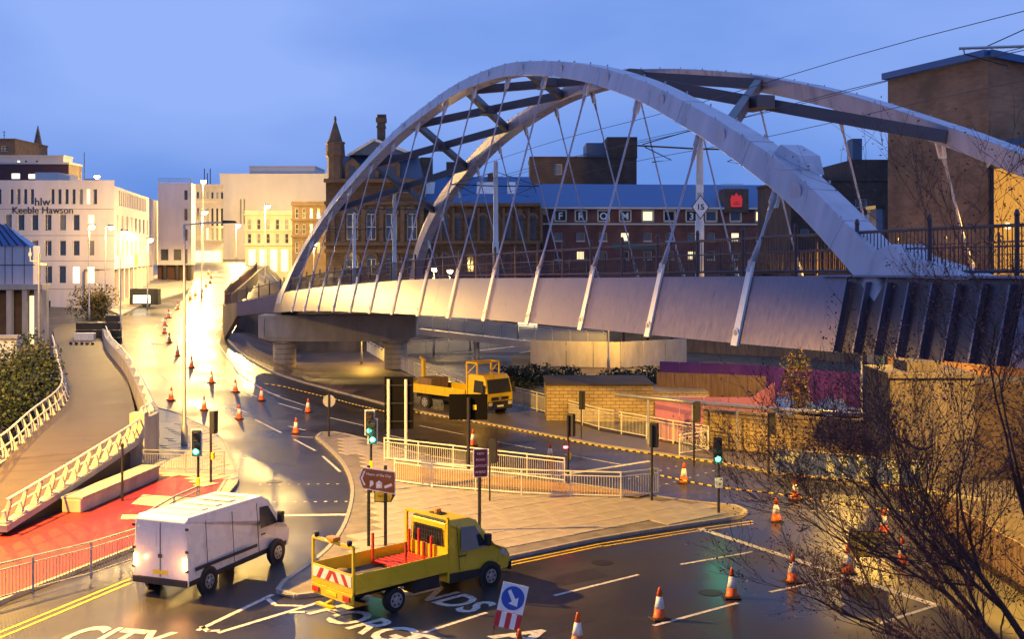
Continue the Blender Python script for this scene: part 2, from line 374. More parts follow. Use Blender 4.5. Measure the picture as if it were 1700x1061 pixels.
# --- left pavement beside the signals, red surfacing
lp = pxline([(262, 680), (300, 690), (345, 713), (372, 735), (388, 770), (394, 803), (372, 830), (240, 790), (233, 758), (266, 735)])
pavl = drape(lp, .1, 'pavement', M['slab'], kind='structure'); kerbs(lp[:7], pavl)
slabs([(p.x, p.y) for p in lp], pavl, .9, .7, R(60), .113, M['slab'], 120)
redp = pxline([(-60, 925), (0, 893), (110, 852), (250, 790), (375, 800), (352, 838), (320, 868), (235, 908), (0, 1003), (-60, 1030)])
redpath = drape(redp, .104, 'red_path', M['redsurf'], kind='structure'); kerbs([redp[4], redp[5], redp[6], redp[7], redp[8], redp[9]], redpath)
t = pxline([(218, 842), (238, 826), (362, 835), (345, 856)]); drape(t, .118, 'tactile_strip', M['slab'], kind='structure')
t = pxline([(200, 868), (203, 860), (233, 860), (232, 868)]); drape(t, .118, 'tactile_strip', M['slab'], kind='structure')
# --- far footway with guard rail, by the striped tape
ft = pxline([(640, 664), (690, 684), (845, 712), (1000, 742), (1180, 768), (1290, 788), (1560, 822), (1700, 845), (1700, 800), (1480, 772), (1280, 760), (1175, 750), (1000, 720), (845, 672), (760, 655)])
foot = drape(ft, .1, 'footway', mat('footway_tarmac', (.12, .105, .10), .45, .3, .8, .3), kind='structure'); kerbs(ft[:8], foot)
# --- brick paved slope under the bridge
bp = pxline([(373, 556), (392, 580), (415, 599), (455, 620), (530, 643), (600, 662), (690, 686), (845, 690), (800, 640), (700, 600), (640, 570), (560, 562), (470, 560)])
brickslope = drape(bp, .11, 'brick_paving', M['brickpave'], kind='structure'); kerbs(bp[:7], brickslope)
# --- pavement in front of the white offices
wp = pxline([(200, 525), (225, 512), (262, 498), (300, 487), (316, 478), (322, 462), (318, 452), (280, 452), (180, 480), (150, 500)])
wpave = drape(wp, .1, 'pavement', M['slab'], kind='structure'); kerbs(wp[:7], wpave)
# --- building site ground and verge beyond the guard rail
site = pxline([(850, 668), (1000, 717), (1175, 747), (1290, 758), (1480, 768), (1700, 770), (1700, 560), (1150, 540), (850, 590)])
drape(site, .02, 'site_ground', M['dirt'], kind='structure')
# ---------------------------------------------------------------- painted markings
marks = thing('road_markings', 'x', 'markings'); del marks['label']; del marks['category']; marks['kind'] = 'structure'
def strip(a, b, wd=.13, m='paint', off=.008, name='lane_line', zf=zg):
    a = Vector((a[0], a[1], 0)); b = Vector((b[0], b[1], 0)); d = (b - a); n = max(1, int(d.length / .7)); r = Vector((-d.y, d.x, 0)).normalized() * wd / 2
    mb = MB()
    for k in range(n + 1):
        p = a.lerp(b, k / n)
        for q in (p + r, p - r): mb.v.append((q.x, q.y, zf(q.x, q.y) + off))
    for k in range(n): mb.f.append((2 * k, 2 * k + 1, 2 * k + 3, 2 * k + 2))
    return mb.build(name, M[m], marks)
def pl(a, b, wd=.13, **k): return strip(G(*a), G(*b), wd, **k)
for a, b in [((920, 990), (1060, 955)), ((1130, 938), (1250, 917)), ((1085, 1040), (1225, 1002)), ((1278, 984), (1395, 960)), ((668, 1063), (808, 1018)), ((1554, 1006), (1455, 1038)),
             ((488, 730), (524, 749)), ((536, 758), (565, 784)), ((483, 724), (520, 727)), ((479, 708), (507, 715)), ((423, 697), (467, 719)), ((370, 670), (411, 686)), ((327, 648), (356, 662)),
             ((404, 650), (426, 659)), ((462, 670), (504, 682)), ((548, 694), (604, 707)), ((369, 630), (387, 641)), ((696, 707), (770, 722)), ((819, 733), (889, 746)), ((745, 738), (823, 754)), ((939, 755), (1031, 772)),
             ((445, 652), (465, 658)), ((640, 722), (700, 735)), ((620, 742), (668, 752)), ((1385, 850), (1345, 849)), ((1185, 762), (1240, 768))]: pl(a, b)
pl((1160, 878), (1554, 1006), .28, name='stop_line'); pl((365, 858), (583, 855), .3, name='stop_line'); pl((922, 791), (1079, 766), .32, name='stop_line')
for a, b in [((328, 1048), (453, 988)), ((362, 1052), (530, 1001)), ((442, 993), (456, 1005)), ((456, 1006), (503, 1007)), ((335, 1041), (346, 1050)), ((344, 1049), (365, 1048)), ((506, 1017), (480, 1018))]: pl(a, b, .15, name='arrow_stroke')
for k in range(9): pl((430 + 16 * k, 805 - k * .1), (434 + 16 * k, 805 - k * .1), .12, name='crossing_stud')
for k in range(9): pl((436 + 17 * k, 834 - k * .1), (441 + 17 * k, 834 - k * .1), .12, name='crossing_stud')
for k in range(8): pl((1092 + 13 * k, 808 - 3.6 * k), (1095 + 13 * k, 807.4 - 3.6 * k), .12, name='crossing_stud')
for k in range(8): pl((1030 + 13 * k, 799 - 3.4 * k), (1033 + 13 * k, 798.4 - 3.4 * k), .12, name='crossing_stud')
yl = [(835, 937), (1000, 903), (1160, 878), (1250, 866)]
for o_ in (0, 5):
    for a, b in zip(yl, yl[1:]): pl((a[0], a[1] + o_), (b[0], b[1] + o_ * .8), .09, m='ypaint', name='yellow_line')
for o_ in (0, 7):
    pl((-10, 1064 - o_ * 1.3), (216, 969 - o_), .1, m='ypaint', name='yellow_line')
for off in (3.3, 6.4):                                 # dashes following the uphill road
    y = 84.0
    while y < 200:
        strip((lerp_tab(KL, y) - off, y), (lerp_tab(KL, y + 2.2) - off, y + 2.2), .13); y += 5.5
y = 76.0
while y < 215:
    strip((lerp_tab(KL, y) - .5, y), (lerp_tab(KL, y + 3) - .5, y + 3), .1, off=.012, name='edge_line'); y += 3
def road_text(s, px, base_ang, h_len, wid, name):
    me = text_mesh(s, 1.0, 0, M['paint'], bold=True); p = G(*px)
    x1 = max(v.co.x for v in me.vertices); y1 = max(v.co.y for v in me.vertices)
    bx = Vector((math.cos(base_ang), math.sin(base_ang), 0)); by = Vector((-bx.y, bx.x, 0))
    for v in me.vertices:
        q = Vector((p.x, p.y, 0)) + bx * (v.co.x / x1 * wid) + by * (v.co.y / y1 * h_len); v.co = (q.x, q.y, zg(q.x, q.y) + .009)
    return obj(name, me, marks)
road_text('FORGE', (507, 1018), R(-46), 1.25, 4.3, 'road_lettering')
pq = G(507, 1018); road_text('PONDS', (616, 968), R(-46), 1.25, 4.3, 'road_lettering')
road_text('ACIN', (812, 1058), R(-46), 1.4, 4.4, 'road_lettering')
road_text('CITY', (72, 1076), R(-14), 1.9, 2.7, 'road_lettering')
# repair patches, ironwork
M['patch'] = mat('patch_asphalt', (.026, .025, .029), .42, .3, 3, .3)
for l in ([(905, 960), (985, 945), (1010, 957), (925, 975)], [(560, 700), (610, 712), (600, 722), (548, 708)], [(880, 1040), (960, 1015), (990, 1030), (905, 1058)], [(440, 740), (500, 750), (490, 775), (425, 765)], [(1010, 785), (1060, 790), (1045, 800), (995, 793)], [(300, 700), (330, 712), (322, 722), (296, 712)]):
    drape([G(*p) for p in l], .004, 'asphalt_patch', M['patch'], parent=marks)
for i, (px_, py_) in enumerate([(1000, 935), (1180, 985), (455, 800), (700, 730), (390, 905), (1360, 880)]):
    p = G(px_, py_); o = obj('manhole_cover', MB().lathe([(.36, -.02), (.36, .006), (.30, .012), (.05, .012)], 18).mesh('manhole_cover', M['dark']), marks, loc=p)
# striped tape lying along the road edges
def tape(l, label, r=.032):
    q = smooth_line(pxline(l), 8); mb = MB(); n = 5; uv = []
    acc = 0; pts = [Vector((p.x, p.y, zg(p.x, p.y) + .16)) for p in q]; mb.tube(pts, r, n, False)
    me = mb.mesh('striped_tape', M['tape']); uvl = me.uv_layers.new(name='UVMap')
    ds = [0]
    for a, b in zip(pts, pts[1:]): ds.append(ds[-1] + (b - a).length)
    for pg in me.polygons:
        for li in pg.loop_indices: uvl.data[li].uv = (ds[me.loops[li].vertex_index // n] * 2.2, 0)
    return obj('striped_tape', me, label=label, cat='barrier tape', group='striped tapes along the road edges')
tape([(690, 689), (845, 716), (1000, 747), (1180, 773), (1290, 792), (1420, 806), (1560, 826)], 'black and yellow striped tape along the kerb below the buff stone wall')
tape([(1097, 796), (1190, 815), (1290, 827), (1400, 845), (1470, 853), (1560, 862)], 'black and yellow striped tape strung across the road past the island tip')
tape([(440, 641), (480, 648), (560, 668), (640, 688)], 'black and yellow striped tape on the road curving under the bridge')
# ================================================================ BRIDGE
TH = math.atan(742 / 2000.); BD = Vector((-math.sin(TH), math.cos(TH), 0)); BN = Vector((math.cos(TH), math.sin(TH), 0))
BO = Vector(((1222 - 850) * 31.2 / 2000, 31.2, 0)); BW = 12.4; LEAN = .24
def cubic(T, x):
    n = len(T); i = 0
    while i < n - 2 and x > T[i + 1][0]: i += 1
    x0, y0 = T[i]; x1, y1 = T[i + 1]
    def sl(j):
        if j <= 0: return (T[1][1] - T[0][1]) / (T[1][0] - T[0][0])
        if j >= n - 1: return (T[-1][1] - T[-2][1]) / (T[-1][0] - T[-2][0])
        return (T[j + 1][1] - T[j - 1][1]) / (T[j + 1][0] - T[j - 1][0])
    h = x1 - x0; t = (x - x0) / h
    return (2 * t ** 3 - 3 * t * t + 1) * y0 + (t ** 3 - 2 * t * t + t) * h * sl(i) + (-2 * t ** 3 + 3 * t * t) * y1 + (t ** 3 - t * t) * h * sl(i + 1)
ZB = [(-20, 8.05), (-10, 7.85), (0, 7.58), (10, 7.37), (20, 7.12), (30, 6.8), (40, 6.42), (50, 6.03), (60, 5.56), (70, 5.01), (82, 4.3)]
ZT = [(-20, 9.62), (-10, 9.47), (0, 9.31), (10, 9.06), (20, 8.83), (30, 8.57), (40, 8.16), (50, 7.68), (60, 7.2), (70, 6.62), (82, 5.8)]
ZA = [(-6.5, 9.0), (-4.3, 10.3), (-1.2, 11.9), (2.5, 13.4), (4.6, 14.15), (9.5, 15.75), (15.7, 17.25), (23.3, 18.45), (28, 18.75), (33, 18.7), (38.1, 18.25), (44.4, 17.4), (51.2, 15.95), (59.7, 13.6), (66.9, 10.6), (70.5, 8.3), (73, 6.3)]
def zb(u): return cubic(ZB, u)
def zt(u): return cubic(ZT, u)
def B(u, v, z, side=0):       # side 0: front plane, v grows inward; side 1: mirrored back plane
    vv = v if side == 0 else BW - v
    p = BO + BD * u + BN * vv; return Vector((p.x, p.y, z))
def LP_(u, z, side, dv=0): return B(u, LEAN * (z - zb(u)) + dv, z, side)     # point in the leaning plane
bridge = thing('arch_bridge', 'grey steel tied-arch tram bridge with leaning arches and inclined hangers', 'bridge', BO)
bridge_inv = Vector(BO)
def bb(mb, name, m, parent=None, **k):      # build under the bridge (mesh in world coordinates, empty at BO)
    mb.v = [(x - BO.x, y - BO.y, z) for x, y, z in mb.v]
    return mb.build(name, M[m], parent or bridge, **k)
def loft(secs):
    mb = MB(); n = len(secs[0])
    for s in secs: mb.v += [tuple(p) for p in s]
    for k in range(len(secs) - 1):
        for j in range(n): a = k * n + j; b = k * n + (j + 1) % n; mb.f.append((a, b, b + n, a + n))
    mb.f.append(tuple(range(n - 1, -1, -1))); e = (len(secs) - 1) * n; mb.f.append(tuple(e + j for j in range(n)))
    return mb
def us(a, b, st): n = max(1, int(round((b - a) / st))); return [a + (b - a) * i / n for i in range(n + 1)]
def arch_pt(u, side, depth, dv): # depth below the outer edge measured along the arch normal
    e = .3; t = Vector((2 * e, cubic(ZA, u + e) - cubic(ZA, u - e))).normalized(); n = Vector((t.y, -t.x))
    uu = u + n.x * depth; z = cubic(ZA, u) + n.y * depth
    return LP_(uu, z, side, dv) if uu > -7 else LP_(uu, z, side, dv)
def adepth(u): return .62 + .12 * min(1, abs(u - 32) / 38) ** 2
AWID = .72
for side in (0, 1):
    nm = 'arch'
    secs = []
    for u in us(-5.7, 72.3, .9):
        d = adepth(u); secs.append([arch_pt(u, side, 0, 0), arch_pt(u, side, 0, AWID), arch_pt(u, side, d, AWID), arch_pt(u, side, d, 0)])
    a = bb(loft(secs), 'arch', 'steel', bevel=.02)
    for u in (-3.6, 1.4, 6, 11, 19, 25, 30, 35, 40, 45, 50, 56, 62):      # site-joint welds round the box
        w_ = loft([[arch_pt(uu, side, -.008, -.008), arch_pt(uu, side, -.008, AWID + .008), arch_pt(uu, side, adepth(uu) + .008, AWID + .008), arch_pt(uu, side, adepth(uu) + .008, -.008)] for uu in (u, u + .035)]); bb(w_, 'weld_joint', 'pin', a)
    fl = MB()           # bolted lip along the inner top edge, weld seams
    for k in range(len(secs) - 1):
        if k % 2 == 0:
            p = (secs[k][1] + secs[k + 1][1]) / 2; q = (secs[k][0] + secs[k + 1][0]) / 2
            fl.tube([p + Vector((0, 0, -.01)), p + Vector((0, 0, .07))], .03, 5)
            fl.tube([q + Vector((0, 0, -.01)), q + Vector((0, 0, .05))], .022, 5)
    bb(fl, 'bolt_row', 'steel', a, kind='stuff')
    for u in [-1.5, 3, 7.5, 12.5, 17.5, 22.5, 27.5, 32.5, 37.5, 42.5, 47.5]:          # round cover plates on the outer web
        d = adepth(u) * .5; c = arch_pt(u, side, d, -.012); nrm = (arch_pt(u, side, d, -.03) - arch_pt(u, side, d, .1)).normalized()
        mb = MB().tube([c, c + nrm * .022], adepth(u) * .36, 20); bb(mb, 'cover_plate', 'steel', a)
    # springing block at the near end: skewback + long tapering base
    if side == 0 or True:
        mb = MB(); zt0 = zt(-6)
        prof = [(-4.75, zt0 + .0), (-4.95, zt0 + .55), (-5.6, zt0 + .72), (-6.1, zt0 + .45), (-8.2, zt0 + .04), (-8.2, zt0 - .0)]
        mb.prism([LP_(u, z, side, -.06) for u, z in prof], (LP_(-5, zt0, side, AWID + .06) - LP_(-5, zt0, side, -.06))); bb(mb, 'skewback', 'steel', bevel=.03)
    mb = MB(); prof = [(71.0, zt(71) - .3), (69.6, zt(70) + 1.2), (71.6, zt(71) + .9), (73.4, zt(73) - .1), (73.4, zt(73) - .9), (71, zt(71) - .9)]
    mb.prism([LP_(u, z, side, -.05) for u, z in prof], (LP_(71, 6, side, AWID + .05) - LP_(71, 6, side, -.05))); bb(mb, 'skewback', 'steel', bevel=.03)
    # bracket plate where the first brace lands
    p = [arch_pt(.5, side, .02, AWID * .35), arch_pt(-1.1, side, .02, AWID * .35), arch_pt(-.6, side, -.3, AWID * .35), arch_pt(.35, side, -.26, AWID * .35)]
    q = [arch_pt(.5, side, .02, AWID * 1.25), arch_pt(-1.1, side, .02, AWID * 1.25), arch_pt(-.6, side, -.3, AWID * 1.25), arch_pt(.35, side, -.26, AWID * 1.25)]
    bb(MB().hexa(p + q), 'brace_bracket', 'steel', a)
    # girder: cladding panels between the straps
    gu = [-14.5, -9.6, -4.2] + [5 * i for i in range(0, 15)] + [74]
    if side == 0:
        for a0, a1 in zip(gu, gu[1:]):
            for b0, b1 in ([(a0 + .02, (a0 + a1) / 2 - .012), ((a0 + a1) / 2 + .012, a1 - .02)] if a0 == 25 else [(a0 + .02, a1 - .02)]):
                secs = []
                for u in us(b0, b1, 1.3):
                    secs.append([LP_(u, zb(u), 0, 0), LP_(u, zt(u), 0, 0), LP_(u, zt(u), 0, .18), LP_(u, zb(u), 0, .18)])
                bb(loft(secs), 'girder_panel' if a0 != -9.6 else 'recess_shade_panel', 'girder' if a0 != -9.6 else 'rail')  # one flush panel in dark colour, painting the shade of a recess
    else:
        secs = [[LP_(u, zb(u), 1, 0), LP_(u, zt(u), 1, 0), LP_(u, zt(u), 1, .18), LP_(u, zb(u), 1, .18)] for u in us(-14, 74, 3)]
        bb(loft(secs), 'girder_panel', 'girder')
    if side == 0:      # near end ribs on the fascia under the springing (recess shade painted on the panel + fins)
        for k in range(8):
            u = -4.35 - k * .72
            bb(MB().hexa([LP_(u, zb(u) + .02, 0, -.02), LP_(u - .05, zb(u) + .02, 0, -.02), LP_(u - .05, zb(u) + .02, 0, -.14), LP_(u, zb(u) + .02, 0, -.14),
                          LP_(u, zt(u) - .1, 0, -.02), LP_(u - .05, zt(u) - .1, 0, -.02), LP_(u - .05, zt(u) - .1, 0, -.16), LP_(u, zt(u) - .1, 0, -.16)]), 'fascia_fin', 'girder')
    # hangers
    for i in range(0, 14):
        u = 5.0 * i
        h = obj('hanger', None, bridge)
        z0, z1 = zb(u) - .06, zt(u) + .38; z2 = zt(u) + .62
        # arch underside height at this u
        zz = cubic(ZA, u) - adepth(u) / max(.35, math.cos(math.atan((cubic(ZA, u + .3) - cubic(ZA, u - .3)) / .6)))
        if zz - z2 < .6:
            bpy.data.objects.remove(h); continue
        hw = .155
        mb = MB().hexa([LP_(u - hw, z0, side, -.07), LP_(u + hw, z0, side, -.07), LP_(u + hw, z0, side, .0), LP_(u - hw, z0, side, .0),
                        LP_(u - hw * .8, z1, side, -.07), LP_(u + hw * .8, z1, side, -.07), LP_(u + hw * .8, z1, side, .0), LP_(u - hw * .8, z1, side, .0)])
        bb(mb, 'strap', 'strap', h, bevel=.01)
        for zc, r_, m_ in ((zb(u) + .28, .13, 'strap'), (zb(u) + .28, .075, 'pin'), (z1 - .05, .11, 'pin')):
            c = LP_(u, zc, side, -.07); n_ = (LP_(u, zc, side, -.2) - LP_(u, zc, side, 0)).normalized()
            bb(MB().tube([c, c + n_ * (.02 if r_ > .1 else .03)], r_, 14), 'pin', m_, h)
        mb = MB().hexa([LP_(u - .05, z1 - .25, side, -.09), LP_(u + .17, z1 - .25, side, -.09), LP_(u + .17, z1 - .25, side, .05), LP_(u - .05, z1 - .25, side, .05),
                        LP_(u - .05, z1 + .12, side, -.07), LP_(u + .07, z1 + .12, side, -.07), LP_(u + .07, z1 + .12, side, .03), LP_(u - .05, z1 + .12, side, .03)])
        bb(mb, 'clevis', 'steel', h, bevel=.02)
        a_, b_ = LP_(u, z1 + .05, side, 0), LP_(u, zz + .05, side, AWID * .4)
        d_ = (b_ - a_).normalized(); L_ = (b_ - a_).length
        bb(MB().tube([a_, a_ + d_ * .5, a_ + d_ * .55, a_ + d_ * (L_ - 1.0), a_ + d_ * (L_ - .95), b_ - d_ * .55, b_ - d_ * .5, b_], [.09, .055, .04, .04, .055, .075, .12, .12], 8), 'rod', 'steel', h, smooth=True)
        mb = MB().hexa([LP_(u - .14, zz - .55, side, AWID * .4 - .05), LP_(u + .14, zz - .55, side, AWID * .4 - .05), LP_(u + .14, zz - .55, side, AWID * .4 + .05), LP_(u - .14, zz - .55, side, AWID * .4 + .05),
                        LP_(u - .22, zz + .2, side, AWID * .4 - .05), LP_(u + .22, zz + .2, side, AWID * .4 - .05), LP_(u + .22, zz + .2, side, AWID * .4 + .05), LP_(u - .22, zz + .2, side, AWID * .4 + .05)])
        bb(mb, 'gusset', 'strap', h)
    # railing on this side
    rl = obj('railing', None, bridge)
    pu = us(-14, 73, 2.5)
    for u in pu:
        c = LP_(u, zt(u), side, .35); c.z = zt(u)
        bb(MB().tube([c, c + Vector((0, 0, 1.2)), c + Vector((0, 0, 1.22)), c + Vector((0, 0, 1.33))], [.05, .05, .065, .03], 8), 'post', 'rail', rl)
    for hh, rr in ((.13, .035), (1.02, .04), (.62, .02)):
        bb(MB().tube([LP_(u, zt(u), side, .35) + Vector((0, 0, hh)) for u in us(-14, 73, 2.5)], rr, 6), 'rail', 'rail', rl)
    for a0, a1 in zip(pu, pu[1:]):
        mb = MB(); n = 20
        for k in range(1, n):
            u = a0 + (a1 - a0) * k / n; c = LP_(u, zt(u), side, .35)
            mb.bar(c + Vector((0, 0, .12)), c + Vector((0, 0, 1.0)), .018, .018)
        bb(mb, 'bar_panel', 'rail', rl, kind='stuff')
# deck slab, underside, edge plates
secs = [[B(u, .45, zt(u) - .12), B(u, BW - .45, zt(u) - .12), B(u, BW - .45, zt(u) - .5), B(u, .45, zt(u) - .5)] for u in us(-14, 74, 4)]
bb(loft(secs), 'deck', 'concrete')
for u in us(-12, 72, 4):
    bb(MB().bar(B(u, .4, zb(u) + .35), B(u, BW - .4, zb(u) + .35), .3, .6), 'cross_beam', 'steel_d')
mb = MB().hexa([LP_(u, zt(u) + z, 0, dv) for z, (u, dv) in [(0.004, (-3.2, -.1)), (.004, (-14, -.1)), (.004, (-14, .5)), (.004, (-3.2, .5)), (.05, (-3.2, -.1)), (.05, (-14, -.1)), (.05, (-14, .5)), (.05, (-3.2, .5))]])
bb(mb, 'edge_plate', 'girder')
# X bracing between the arches
NU = [4, 14, 24, 33, 42, 51, 60.5]
def ac(u, side): return arch_pt(u, side, adepth(u) * .5, AWID)
for a0, a1 in zip(NU, NU[1:]):
    for (uu, s0, vv, s1) in ((a0, 0, a1, 1), (a1, 0, a0, 1)):
        p, q = ac(uu, s0), ac(vv, s1)
        bb(MB().bar(p, q, .30, .42), 'brace', 'steel_d', bevel=.015)
    m_ = (ac(a0, 0) + ac(a1, 1) + ac(a1, 0) + ac(a0, 1)) / 4
    bb(MB().bar(m_ - BD * .7, m_ + BD * .7, .75, .46), 'brace_node', 'steel_d', bevel=.05)
# piers: far crosshead on two round columns; near abutment
def bz(mb, name, m, **k): return bb(mb, name, m, **k)
mb = MB().prism([(-20.9, 99.2, 4.62), (-7.9, 99.2, 4.62), (-7.9, 99.2, 2.85), (-9.0, 99.2, 2.45), (-19.9, 99.2, 2.45), (-20.9, 99.2, 2.75)], (0, 2.4, 0)); cap_ = bz(mb, 'pier_cap', 'concrete', bevel=.05)
bz(MB().box(-20.5, -8.3, 99.13, 99.198, 4.35, 4.45).box(-20.5, -8.3, 99.13, 99.198, 2.75, 2.85).box(-20.5, -20.4, 99.13, 99.198, 2.85, 4.35).box(-8.4, -8.3, 99.13, 99.198, 2.85, 4.35), 'pier_cap_panel', 'concrete')
for cx in (-18.95, -9.7):
    c = obj('column', None, bridge); z = -.3
    for k in range(6):
        z1 = z + .42; bb(MB().lathe([(.93, z + .012), (.955, z + .03), (.955, z1 - .03), (.93, z1 - .012)], 24, (cx, 100.4, 0)), 'column_drum', 'concrete', c, smooth=False); z = z1
    bb(MB().lathe([(.9, -.3), (.9, 2.5)], 20, (cx, 100.4, 0)), 'column_core', 'dconc', c)
    bb(MB().lathe([(.98, 2.22), (1.1, 2.3), (1.1, 2.448)], 24, (cx, 100.4, 0)), 'column_head', 'concrete', c)
for cx in (-18.5, -9.5): bb(MB().box(cx - .6, cx + .6, 99.8, 101, 4.62, 5.0), 'bearing', 'dark')
# far approach: fascia and wall curving to street level
ap = [(LP_(74, zt(74), 0), zt(74), zb(74)), (Vector((-21.9, 103.0, 0)), 5.85, 4.55), (Vector((-23.9, 104.6, 0)), 5.45, 4.25), (Vector((-25.6, 107.2, 0)), 5.05, 3.6), (Vector((-27.4, 114, 0)), 4.9, 2.2), (Vector((-30, 128, 0)), 5.35, 3.0), (Vector((-33.2, 150, 0)), 6.2, 4.0), (Vector((-36.2, 170, 0)), 7.0, 5.2)]
secs = [[Vector((p.x, p.y, b_ - (.0 if k < 3 else 1.5))), Vector((p.x, p.y, t_)), Vector((p.x + .35, p.y + .15, t_)), Vector((p.x + .35, p.y + .15, b_ - (.0 if k < 3 else 1.5)))] for k, (p, t_, b_) in enumerate(ap)]
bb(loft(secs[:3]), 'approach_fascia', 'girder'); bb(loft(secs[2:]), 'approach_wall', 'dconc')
mb = MB()
for k in range(3): mb.poly([secs[k][2], secs[k + 1][2], secs[k + 1][2] + Vector((12 - k, 4, 0)), secs[k][2] + Vector((12 - k, 4, 0))])
bb(mb, 'approach_deck', 'concrete')
rl = obj('railing', None, bridge); tops = [Vector((p.x + .2, p.y + .1, t_)) for p, t_, b_ in ap]; q = resample(tops, 1.6)
def ztop(p):
    return lerp_tab([(tp.y, tp.z) for tp in tops], p.y)
for p in q:
    z = ztop(p); bb(MB().tube([(p.x, p.y, z), (p.x, p.y, z + 1.15), (p.x, p.y, z + 1.28)], [.05, .05, .03], 6), 'post', 'rail', rl)
mb = MB()
for a_, b_ in zip(q, q[1:]):
    for k in range(14):
        c = a_.lerp(b_, k / 14); z = ztop(c); mb.bar((c.x, c.y, z + .1), (c.x, c.y, z + 1.0), .02, .02)
    for h_ in (.1, 1.0): mb.bar((a_.x, a_.y, ztop(a_) + h_), (b_.x, b_.y, ztop(b_) + h_), .05, .06)
bb(mb, 'bar_panel', 'rail', rl, kind='stuff')
# near end block carrying the deck outside the frame
secs = [[B(u, .3, -.1), B(u, BW - .3, -.1), B(u, BW - .3, 7.7), B(u, .3, 7.7)] for u in (-14.2, -19)]
bb(loft(secs), 'end_block', 'dconc')
# concrete wall with medallion beyond the bridge, low railed wall in front
ab = thing('bridge_abutment', 'stained concrete abutment wall with round medallion, right of the buff stone wall', 'abutment', (16.0, 51, 0))
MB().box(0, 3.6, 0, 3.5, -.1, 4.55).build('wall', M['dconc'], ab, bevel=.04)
MB().box(-.12, 3.7, -.12, 3.6, 4.552, 4.8).build('coping', M['dconc'], ab, bevel=.04)
MB().box(.9, 2.4, .5, 2.4, 4.802, 5.2).build('bearing_block', M['dconc'], ab)
md = MB().tube([(1.35, 0, 2.35), (1.35, -.12, 2.35)], [.78, .72], 28).build('medallion', M['dconc'], ab)
for a_ in range(4):
    c_, s_ = 1.35 + .55 * math.cos(.8 + a_ * 1.57), 2.35 + .55 * math.sin(.8 + a_ * 1.57)
    MB().tube([(c_, -.12, s_), (c_, -.14, s_)], .06, 8).build('fixing', M['dark'], md)
MB().box(3.62, 16, .6, 3.4, -.1, 4.3).build('wing_wall', M['dbrick'], ab)
lw = thing('railed_wall', 'low brown wall topped by dark upright railings in front of the abutment', 'wall', (15.4, 43.5, 0))
MB().box(0, 9, 0, .5, -.1, .75).build('wall', M['dconc'], lw, bevel=.03)
MB().tube([(0, .25, 1.75), (9, .25, 1.75)], .03, 6).tube([(0, .25, .85), (9, .25, .85)], .02, 6).build('rail', M['dark'], lw)
mb = MB()
for k in range(61): mb.bar((.15 * k, .25, .74), (.15 * k, .25, 1.74), .02, .02)
mb.build('bar_panel', M['dark'], lw, kind='stuff')
# ================================================================ BUILDINGS
def wall_grid(x0, x1, z0, z1, rects, dep=.22):
    mb = MB(); xs = sorted({x0, x1} | {r[0] for r in rects} | {r[1] for r in rects}); zs = sorted({z0, z1} | {r[2] for r in rects} | {r[3] for r in rects})
    xs = [x for x in xs if x0 <= x <= x1]; zs = [z for z in zs if z0 <= z <= z1]
    for a, b in zip(xs, xs[1:]):
        for c, d in zip(zs, zs[1:]):
            mx, mz = (a + b) / 2, (c + d) / 2
            if any(r[0] < mx < r[1] and r[2] < mz < r[3] for r in rects): continue
            mb.poly([(a, 0, c), (b, 0, c), (b, 0, d), (a, 0, d)])
    for a, b, c, d in rects:
        mb.poly([(a, 0, c), (a, dep, c), (a, dep, d), (a, 0, d)]); mb.poly([(b, 0, c), (b, 0, d), (b, dep, d), (b, dep, c)])
        mb.poly([(a, 0, c), (b, 0, c), (b, dep, c), (a, dep, c)]); mb.poly([(a, 0, d), (a, dep, d), (b, dep, d), (b, 0, d)])
    return mb
WC = {}
def win_mesh(wd, ht, fm, bars):
    k = (round(wd, 2), round(ht, 2), fm, bars)
    if k in WC: return WC[k]
    t = min(.07, wd * .09); mb = MB()
    mb.box(0, wd, 0, .05, 0, t).box(0, wd, 0, .05, ht - t, ht).box(0, t, 0, .05, t, ht - t).box(wd - t, wd, 0, .05, t, ht - t)
    if bars >= 1: mb.box(t, wd - t, .005, .045, ht * .5 - t / 2, ht * .5 + t / 2)
    if bars >= 2: mb.box(wd / 2 - t / 2, wd / 2 + t / 2, .006, .044, t, ht - t)
    WC[k] = mb.mesh('window', M[fm]); return WC[k]
PC = {}
def pane_mesh(wd, ht, pm):
    k = (round(wd, 2), round(ht, 2), pm)
    if k not in PC: PC[k] = MB().box(.01, wd - .01, .03, .04, .01, ht - .01).mesh('pane', M[pm])
    return PC[k]
def put(o, ox, oy, ang, x, y, z):
    c, s = math.cos(ang), math.sin(ang); o.location = (ox + x * c - y * s, oy + x * s + y * c, z); o.rotation_euler = (0, 0, ang)
def facade(T, x0, x1, z0, z1, rects, m, ox=0, oy=0, ang=0, fm='frame', bars=0, panes=None, dep=.22, sill=None, name='wall'):
    o = wall_grid(x0, x1, z0, z1, rects, dep).build(name, M[m], T, fix=False); put(o, ox, oy, ang, 0, 0, 0)
    for i, r in enumerate(rects):
        wd, ht = r[1] - r[0], r[3] - r[2]
        wn = obj('window', win_mesh(wd, ht, fm, bars), T); put(wn, ox, oy, ang, r[0], dep - .06, r[2])
        pm = (panes[i] if panes else None) or random.choice(['glass', 'glass', 'blind'])
        obj('pane', pane_mesh(wd, ht, pm), wn)
        if sill:
            s_ = MB().box(-.08, wd + .08, -.08, .1, -.12, 0).build('sill', M[sill], T); put(s_, ox, oy, ang, r[0], 0, r[2])
    return o
